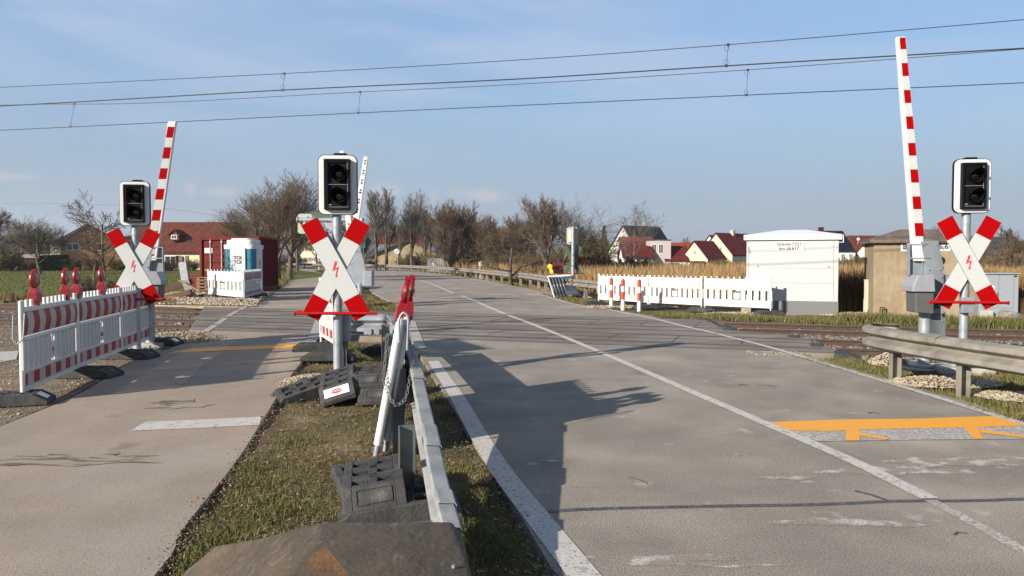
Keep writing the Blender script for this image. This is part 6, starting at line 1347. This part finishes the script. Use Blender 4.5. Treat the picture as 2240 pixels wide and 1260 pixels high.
tree('pale broad crowned fruit tree before the brick farmhouse', 88, 78, Hpx(466, 78), 'B', 'bark', 'twig_grey', seed=5, spread=1.25, trunk=.30, levels=4, nb=[10, 8, 6, 6], r0=.16, up=.10, wig=.28, rmin=thick(60), bend=-.1, lenf=.72)
tree('dark tree cut off by the left picture edge', -12, 95, Hpx(450, 95), 'C', 'bark', 'twig', seed=8, spread=1.0, trunk=.25, levels=4, nb=[10, 8, 7, 5], r0=.2, up=.2, rmin=thick(95), lenf=.6)
tree('big roadside tree with two trunks nearest to the red container', 608, 53, Hpx(372, 53), 'D', 'bark', 'twig', seed=21, spread=.85, trunk=.30, levels=4, nb=[13, 7, 5, 5], r0=.24, up=.34, wig=.15, rmin=thick(48), lenf=.62)
tree('big roadside tree just behind the first, its crown reaching right', 632, 60, Hpx(366, 60), 'E', 'bark', 'twig', seed=26, spread=.95, trunk=.26, levels=4, nb=[13, 7, 5, 5], r0=.24, up=.30, wig=.16, rmin=thick(52), bend=.05, lenf=.64)
tree('mossy bare tree behind the container roof', 560, 62, Hpx(405, 62), 'D', rz=120, wide=.95)
tree('smaller bare tree at the left of the lane tree group', 530, 85, Hpx(440, 85), 'E', rz=200)
tree('bare tree down the lane before the cream gable house', 650, 95, Hpx(455, 95), 'F', 'bark', 'twig', seed=23, spread=1.0, trunk=.3, levels=4, nb=[10, 8, 6, 5], r0=.2, up=.2, rmin=thick(95), lenf=.6)
tree('slender bare tree just right of the dotted barrier arm', 822, 100, Hpx(412, 100), 'G', 'bark', 'twig_grey', seed=41, spread=.62, trunk=.22, levels=4, nb=[16, 7, 6, 4], r0=.22, up=.45, wig=.16, rmin=thick(90), lenf=.46)
tree('tall slender bare tree second from the dotted barrier arm', 846, 104, Hpx(405, 104), 'H', 'bark', 'twig_grey', seed=42, spread=.62, trunk=.22, levels=4, nb=[17, 7, 6, 4], r0=.24, up=.45, wig=.16, rmin=thick(90), lenf=.46)
tree('fan crowned bare tree left of the long cloud', 900, 105, Hpx(410, 105), 'I', 'bark', 'twig_grey', seed=43, spread=.75, trunk=.22, levels=4, nb=[13, 7, 5, 4], r0=.24, up=.42, wig=.12, rmin=thick(90), lenf=.58)
tree('dense brown bushy tree under the long cloud', 985, 82, Hpx(430, 82), 'J', 'bark', 'twig', seed=44, spread=.9, trunk=.08, levels=3, nb=[14, 11, 8], r0=.12, up=.28, wig=.22, stems=9, stemspread=.45, rmin=thick(70), lenf=.5)
tree('brown bushy tree right of the dense one, somewhat lower', 1030, 88, Hpx(455, 88), 'J', rz=90)
tree('low spreading apple tree before the reed field', 1118, 45.5, Hpx(478, 45.5), 'K', 'bark', 'twig', seed=46, spread=1.3, trunk=.26, levels=4, nb=[9, 7, 5, 4], r0=.14, up=.22, wig=.20, rmin=thick(38), lenf=.74, ang=(30, 65))
tree('large dark bare tree behind the stack of panels', 1196, 58, Hpx(418, 58), 'L', 'bark', 'twig', seed=53, spread=.9, trunk=.16, levels=4, nb=[14, 8, 6, 4], r0=.19, up=.34, wig=.15, rmin=thick(48), lenf=.56)
tree('wide bare tree whose branches reach right over the hidden signal', 1228, 64, Hpx(420, 64), 'M', 'bark', 'twig_grey', seed=48, spread=1.3, trunk=.25, levels=4, nb=[10, 7, 5, 4], r0=.18, up=.10, wig=.30, bend=.16, rmin=thick(40), lenf=.78)
tree('bare tree standing before the white solar roof house', 1385, 78, Hpx(443, 78, -.5), 'N', 'bark', 'twig_grey', seed=49, spread=.95, trunk=.24, levels=4, nb=[10, 6, 4, 3], r0=.13, up=.28, wig=.18, rmin=thick(52), lenf=.58)
tree('distant bare tree rising above the concrete hut roof', 2058, 110, Hpx(478, 110), 'I', rz=40)
tree('light bare birch at the far right above the dark roof', 2198, 80, Hpx(490, 80), 'O', 'bark', 'twig_grey', seed=51, spread=.8, trunk=.2, levels=4, nb=[11, 7, 6, 4], r0=.12, up=.3, rmin=thick(70), lenf=.5)
tree('dense dark bare tree cut by the right picture edge', 2236, 70, Hpx(510, 70), 'J', rz=30, wide=1.3)
tree('bare tree behind the farmhouse chimney', 460, 135, Hpx(475, 135), 'I', rz=100, wide=1.2)
tree('bare tree behind the long red farmhouse roof at right', 505, 128, Hpx(480, 128), 'B', rz=70)
tree('small dark tree between shed and fruit tree at left', 40, 118, Hpx(500, 118), 'F', rz=20)
tree('distant thin tree behind the orange roofs', 1497, 260, Hpx(515, 260), 'I', rz=10)
tree('tree behind the barn roof left of the dense brown one', 940, 125, Hpx(450, 125), 'F', rz=75)
tree('distant bare tree between the barn and the spire', 872, 140, Hpx(450, 140), 'E', rz=30)
tree('bare tree behind the stack of panels in the background', 1170, 95, Hpx(455, 95), 'I', rz=250)
for px_, Y_, yt_, pr_, lab_ in ((762, 150, 478, 'F', 'bare tree behind the cantilever signal post'), (798, 138, 472, 'E', 'bare tree left of the slender roadside pair'), (930, 112, 452, 'G', 'upright bare tree between the fan crowned and dense trees'), (958, 108, 462, 'L', 'brown tree just left of the dense bushy one'), (1062, 98, 468, 'L', 'brown tree between the dense bushy tree and the apple tree'), (1088, 92, 478, 'J', 'low bushy tree behind the apple tree at left'), (1142, 84, 462, 'J', 'bushy tree between the apple tree and the large dark tree'), (1262, 98, 486, 'L', 'tree right of the rear-facing signal in the background'), (1296, 105, 496, 'I', 'background tree behind the bramble thicket'), (692, 175, 500, 'F', 'tree on the right of the lane mouth far behind'), (590, 110, 470, 'F', 'tree behind the two big roadside trunks')):
    tree(lab_, px_, Y_, Hpx(yt_, Y_), pr_, rz=random.uniform(0, 360))
# bushes
def bush(label, px, Y, ytop, proto, rz=0, wide=1.0, twig='twig', H=None, **kw):
    return tree(label, px, Y, H or Hpx(ytop, Y), proto, 'bark', twig, name='bush', cat='bush', rz=rz, wide=wide, **kw)
BK = dict(spread=1.0, trunk=.05, levels=3, up=.18, wig=.3, stems=16, stemspread=1.0, lenf=.5)
bush('russet bramble thicket left of the white solar roof house', 1298, 74, 503, 'b1', twig='twig_olive', wide=1.0, seed=61, nb=[8, 7, 6], r0=.05, rmin=thick(85), **BK)
bush('olive brown bush beside the rear-facing signal', 1280, 66, 520, 'b2', twig='twig_red', wide=1.2, seed=62, nb=[8, 7, 6], r0=.05, rmin=thick(80), **BK)
bush('dark purple brown brush under the tree by the white gable', 1350, 68, 562, 'b3', twig='twig', wide=1.8, seed=63, nb=[7, 6, 5], r0=.04, rmin=thick(80), **BK)
i_ = 0
spots = [(1395, 66, 552, 'b3', 'dark brush in front of the pink annex'), (1425, 72, 562, 'b1', 'low olive bush before the pink annex'), (1325, 84, 556, 'b2', 'brown bush behind the bramble thicket'), (1250, 80, 520, 'b1', 'thicket behind the rear-facing signal'), (1215, 70, 545, 'b2', 'brown thicket behind the far leaning panels'), (1165, 66, 548, 'b1', 'thicket right of the apple tree'), (1130, 74, 540, 'b2', 'brown thicket behind the apple tree'), (1090, 78, 545, 'b1', 'thicket left of the apple tree'), (1060, 84, 535, 'b2', 'brown thicket right of the dense bushy tree'),
         (1020, 92, 545, 'b3', 'dark brush behind the nearer guardrail reflector'), (985, 96, 540, 'b1', 'brush under the dense bushy tree'), (950, 100, 545, 'b2', 'brush behind the farther guardrail reflector'), (915, 112, 548, 'b3', 'dark brush before the ochre barn gable'), (885, 118, 553, 'b1', 'brush right of the round road sign'), (1560, 128, 565, 'b3', 'shrub before the large yellow house'), (1585, 130, 562, 'b1', 'garden shrub right of the large yellow house gable'), (1610, 128, 568, 'b2', 'brown shrub next to the white hut edge'), (1530, 129, 574, 'b3', 'low dark hedge shrub before the small yellow cottage'), (1878, 72, 552, 'b1', 'brown bush between the white hut and the concrete hut'), (1855, 76, 560, 'b3', 'dark bush right of the white hut edge'), (1904, 70, 558, 'b2', 'bush touching the concrete hut edge'), (2160, 74, 545, 'b3', 'dark bush left of the white verge at right'), (2185, 66, 548, 'b1', 'bush under the dark roof at right'), (2215, 62, 535, 'b2', 'large bush at the right picture edge'), (2238, 58, 540, 'b3', 'bush cut by the right picture edge'),
         (190, 34, 590, 'b1', 'undergrowth at the foot of the thorny tree'), (240, 32, 598, 'b2', 'undergrowth right of the thorny tree'), (215, 29, 605, 'b3', 'low brambles before the thorny tree'), (158, 100, 560, 'b1', 'garden bush before the brick farmhouse'), (205, 100, 556, 'b2', 'bush under the brick farmhouse gable'), (255, 98, 555, 'b1', 'bush right of the brick farmhouse'), (280, 100, 560, 'b3', 'dark bush behind the left saltire'), (345, 98, 560, 'b2', 'bush left of the long farmhouse door'), (372, 98, 566, 'b3', 'low bush before the long farmhouse'), (420, 100, 562, 'b1', 'bush at the right end of the long farmhouse'), (60, 105, 560, 'b2', 'bush behind the low shed'), (18, 100, 545, 'b3', 'dark bush above the low shed'), (-10, 96, 520, 'b1', 'big dark bush at the left picture edge'), (120, 104, 545, 'b2', 'bush behind the clipped hedge'), (520, 88, 540, 'b2', 'bush behind the container roof'), (580, 78, 540, 'b1', 'bush between container and tree trunks'), (636, 130, 552, 'b3', 'bush behind the tree trunks down the lane'), (660, 170, 560, 'b1', 'garden bush left of the cream gable house'), (700, 165, 568, 'b3', 'garden bush right of the cream gable house'), (735, 120, 575, 'b1', 'bush on the wedge seen through the saltire'), (812, 140, 562, 'b2', 'bush before the yellow building')]
for px, Y, yt, pr, lab in spots: bush(lab, px, Y, yt, pr, rz=random.uniform(0, 360), wide=1.3)
# clipped hedge, conifer
X, Yy = rng.uniform(0, 1, 9000), rng.uniform(0, 1, 9000)
def hedge(label, px0, px1, Y, ytop, m, dens=7000, d=1.2, name='hedge'):
    x0, x1 = XA(px0, Y), XA(px1, Y); h = ZA(ytop, Y); a = rng.uniform(0, 1, (dens, 3)); face = rng.integers(0, 3, dens)
    C = np.c_[x0 + (x1 - x0) * a[:, 0], Y + d * a[:, 1], h * a[:, 2]]; C[face == 0, 1] = Y + rng.normal(0, .06, (face == 0).sum()); C[face == 1, 2] = h + rng.normal(0, .05, (face == 1).sum())
    u = rng.normal(0, 1, (dens, 3)); v = rng.normal(0, 1, (dens, 3)); u *= (.09 / np.linalg.norm(u, axis=1))[:, None]; v *= (.09 / np.linalg.norm(v, axis=1))[:, None]
    V = np.stack([C - u, C + v, C + u, C - v], 1).reshape(-1, 3); F_ = np.arange(dens * 4).reshape(-1, 4)
    o = np_mesh(name, V, F_, [m]); tag(o, label, 'hedge'); return o
hedge('left block of the clipped green hedge before the brick farmhouse', 86, 111, 100, 561, 'hedge', 5000); hedge('right block of the clipped green hedge before the brick farmhouse', 113, 139, 99, 560, 'hedge', 5000)
hedge('dark clipped hedge before the small yellow cottage', 1512, 1544, 134, 573, 'conif', 3000)
t = thing('conifer', 'small dark conifer tip above the thicket left of the white gable', 'conifer', (XA(1321, 92), 92, 0)); h = ZA(494, 92); MB().tube((0, 0, 0), (0, 0, h), .12, .02, 6).build('trunk', 'bark', t)
n = 2500; z = rng.uniform(.5, h, n); r = (h - z) * .22 * rng.uniform(.3, 1, n); a = rng.uniform(0, 6.28, n); C = np.c_[r * np.cos(a), r * np.sin(a), z]; u = rng.normal(0, .09, (n, 3)); v = rng.normal(0, .09, (n, 3)); o = np_mesh('crown', np.stack([C, C + u, C + v], 1).reshape(-1, 3), np.arange(n * 3).reshape(-1, 3), ['conif']); o.parent = t
# far-off woodland that reads as one mass
A, B, ra, rb, lv = grow(seed=90, H=9, spread=1.0, trunk=.15, levels=3, nb=[12, 7, 5], r0=.15, up=.25, wig=.22, rmin=.06, lenf=.55); AA, BB, RA_, RB_ = [], [], [], []
for k in range(110):
    px = rng.uniform(-60, 2300); Y = rng.uniform(230, 420)
    if 1330 < px < 1640 and rng.random() < .75: continue
    s_ = rng.uniform(.65, 1.05); o_ = np.array([(px - CX) / F * Y, Y, 0]); an = rng.uniform(0, 6.28); Rm = np.array([[math.cos(an), -math.sin(an), 0], [math.sin(an), math.cos(an), 0], [0, 0, 1]])
    AA.append(A @ Rm.T * s_ + o_); BB.append(B @ Rm.T * s_ + o_); RA_.append(ra); RB_.append(rb)
wd = tubes('distant_woods', np.concatenate(AA), np.concatenate(BB), np.concatenate(RA_) * 1.2, np.concatenate(RB_) * 1.2, 3, 'twig_grey', None); tag(wd, 'hazy bare woodland far behind the houses', 'woods'); wd['kind'] = 'stuff'
# small things on the road
for (px, py, ln, an, lab) in ((1395, 1050, .09, -.9, 'curved dark twig lying on the near lane of the road'), (1678, 843, .13, -.5, 'twig on the far lane beyond the centre line'), (1628, 842, .07, 0, 'short twig left of the other on the far lane'), (2097, 1166, .05, .5, 'tiny dark leaf at the lower right of the road'), (1910, 903, .06, .2, 'dark leaf above the orange stop line')):
    p = G(px, py, .006); m = MB(); d = Vector((math.cos(an), math.sin(an), 0)); m.path([p - d * ln, p + Vector((0, .01, .004)), p + d * ln * .8 + Vector((.01, -.02, 0))], .005, 5); tag(m.build('twig_piece', 'bark'), lab, 'twig', 'twigs on the road')
# air
m = MB(); m.box((0, 1700, 95), (6400, 4800, 199)); hz = m.build('haze', 'wire'); hm = bpy.data.materials.new('haze_air'); hm.use_nodes = True; nt = hm.node_tree; nt.nodes.clear(); ou = nt.nodes.new('ShaderNodeOutputMaterial'); pv = nt.nodes.new('ShaderNodeVolumePrincipled')
pv.inputs['Color'].default_value = (.80, .87, .97, 1); pv.inputs['Density'].default_value = .00022; pv.inputs['Anisotropy'].default_value = .2; nt.links.new(pv.outputs[0], ou.inputs['Volume'])
hz.data.materials.clear(); hz.data.materials.append(hm); hz['kind'] = 'stuff'; hz.display_type = 'WIRE'
S.cycles.volume_bounces = 0; S.cycles.volume_max_steps = 16
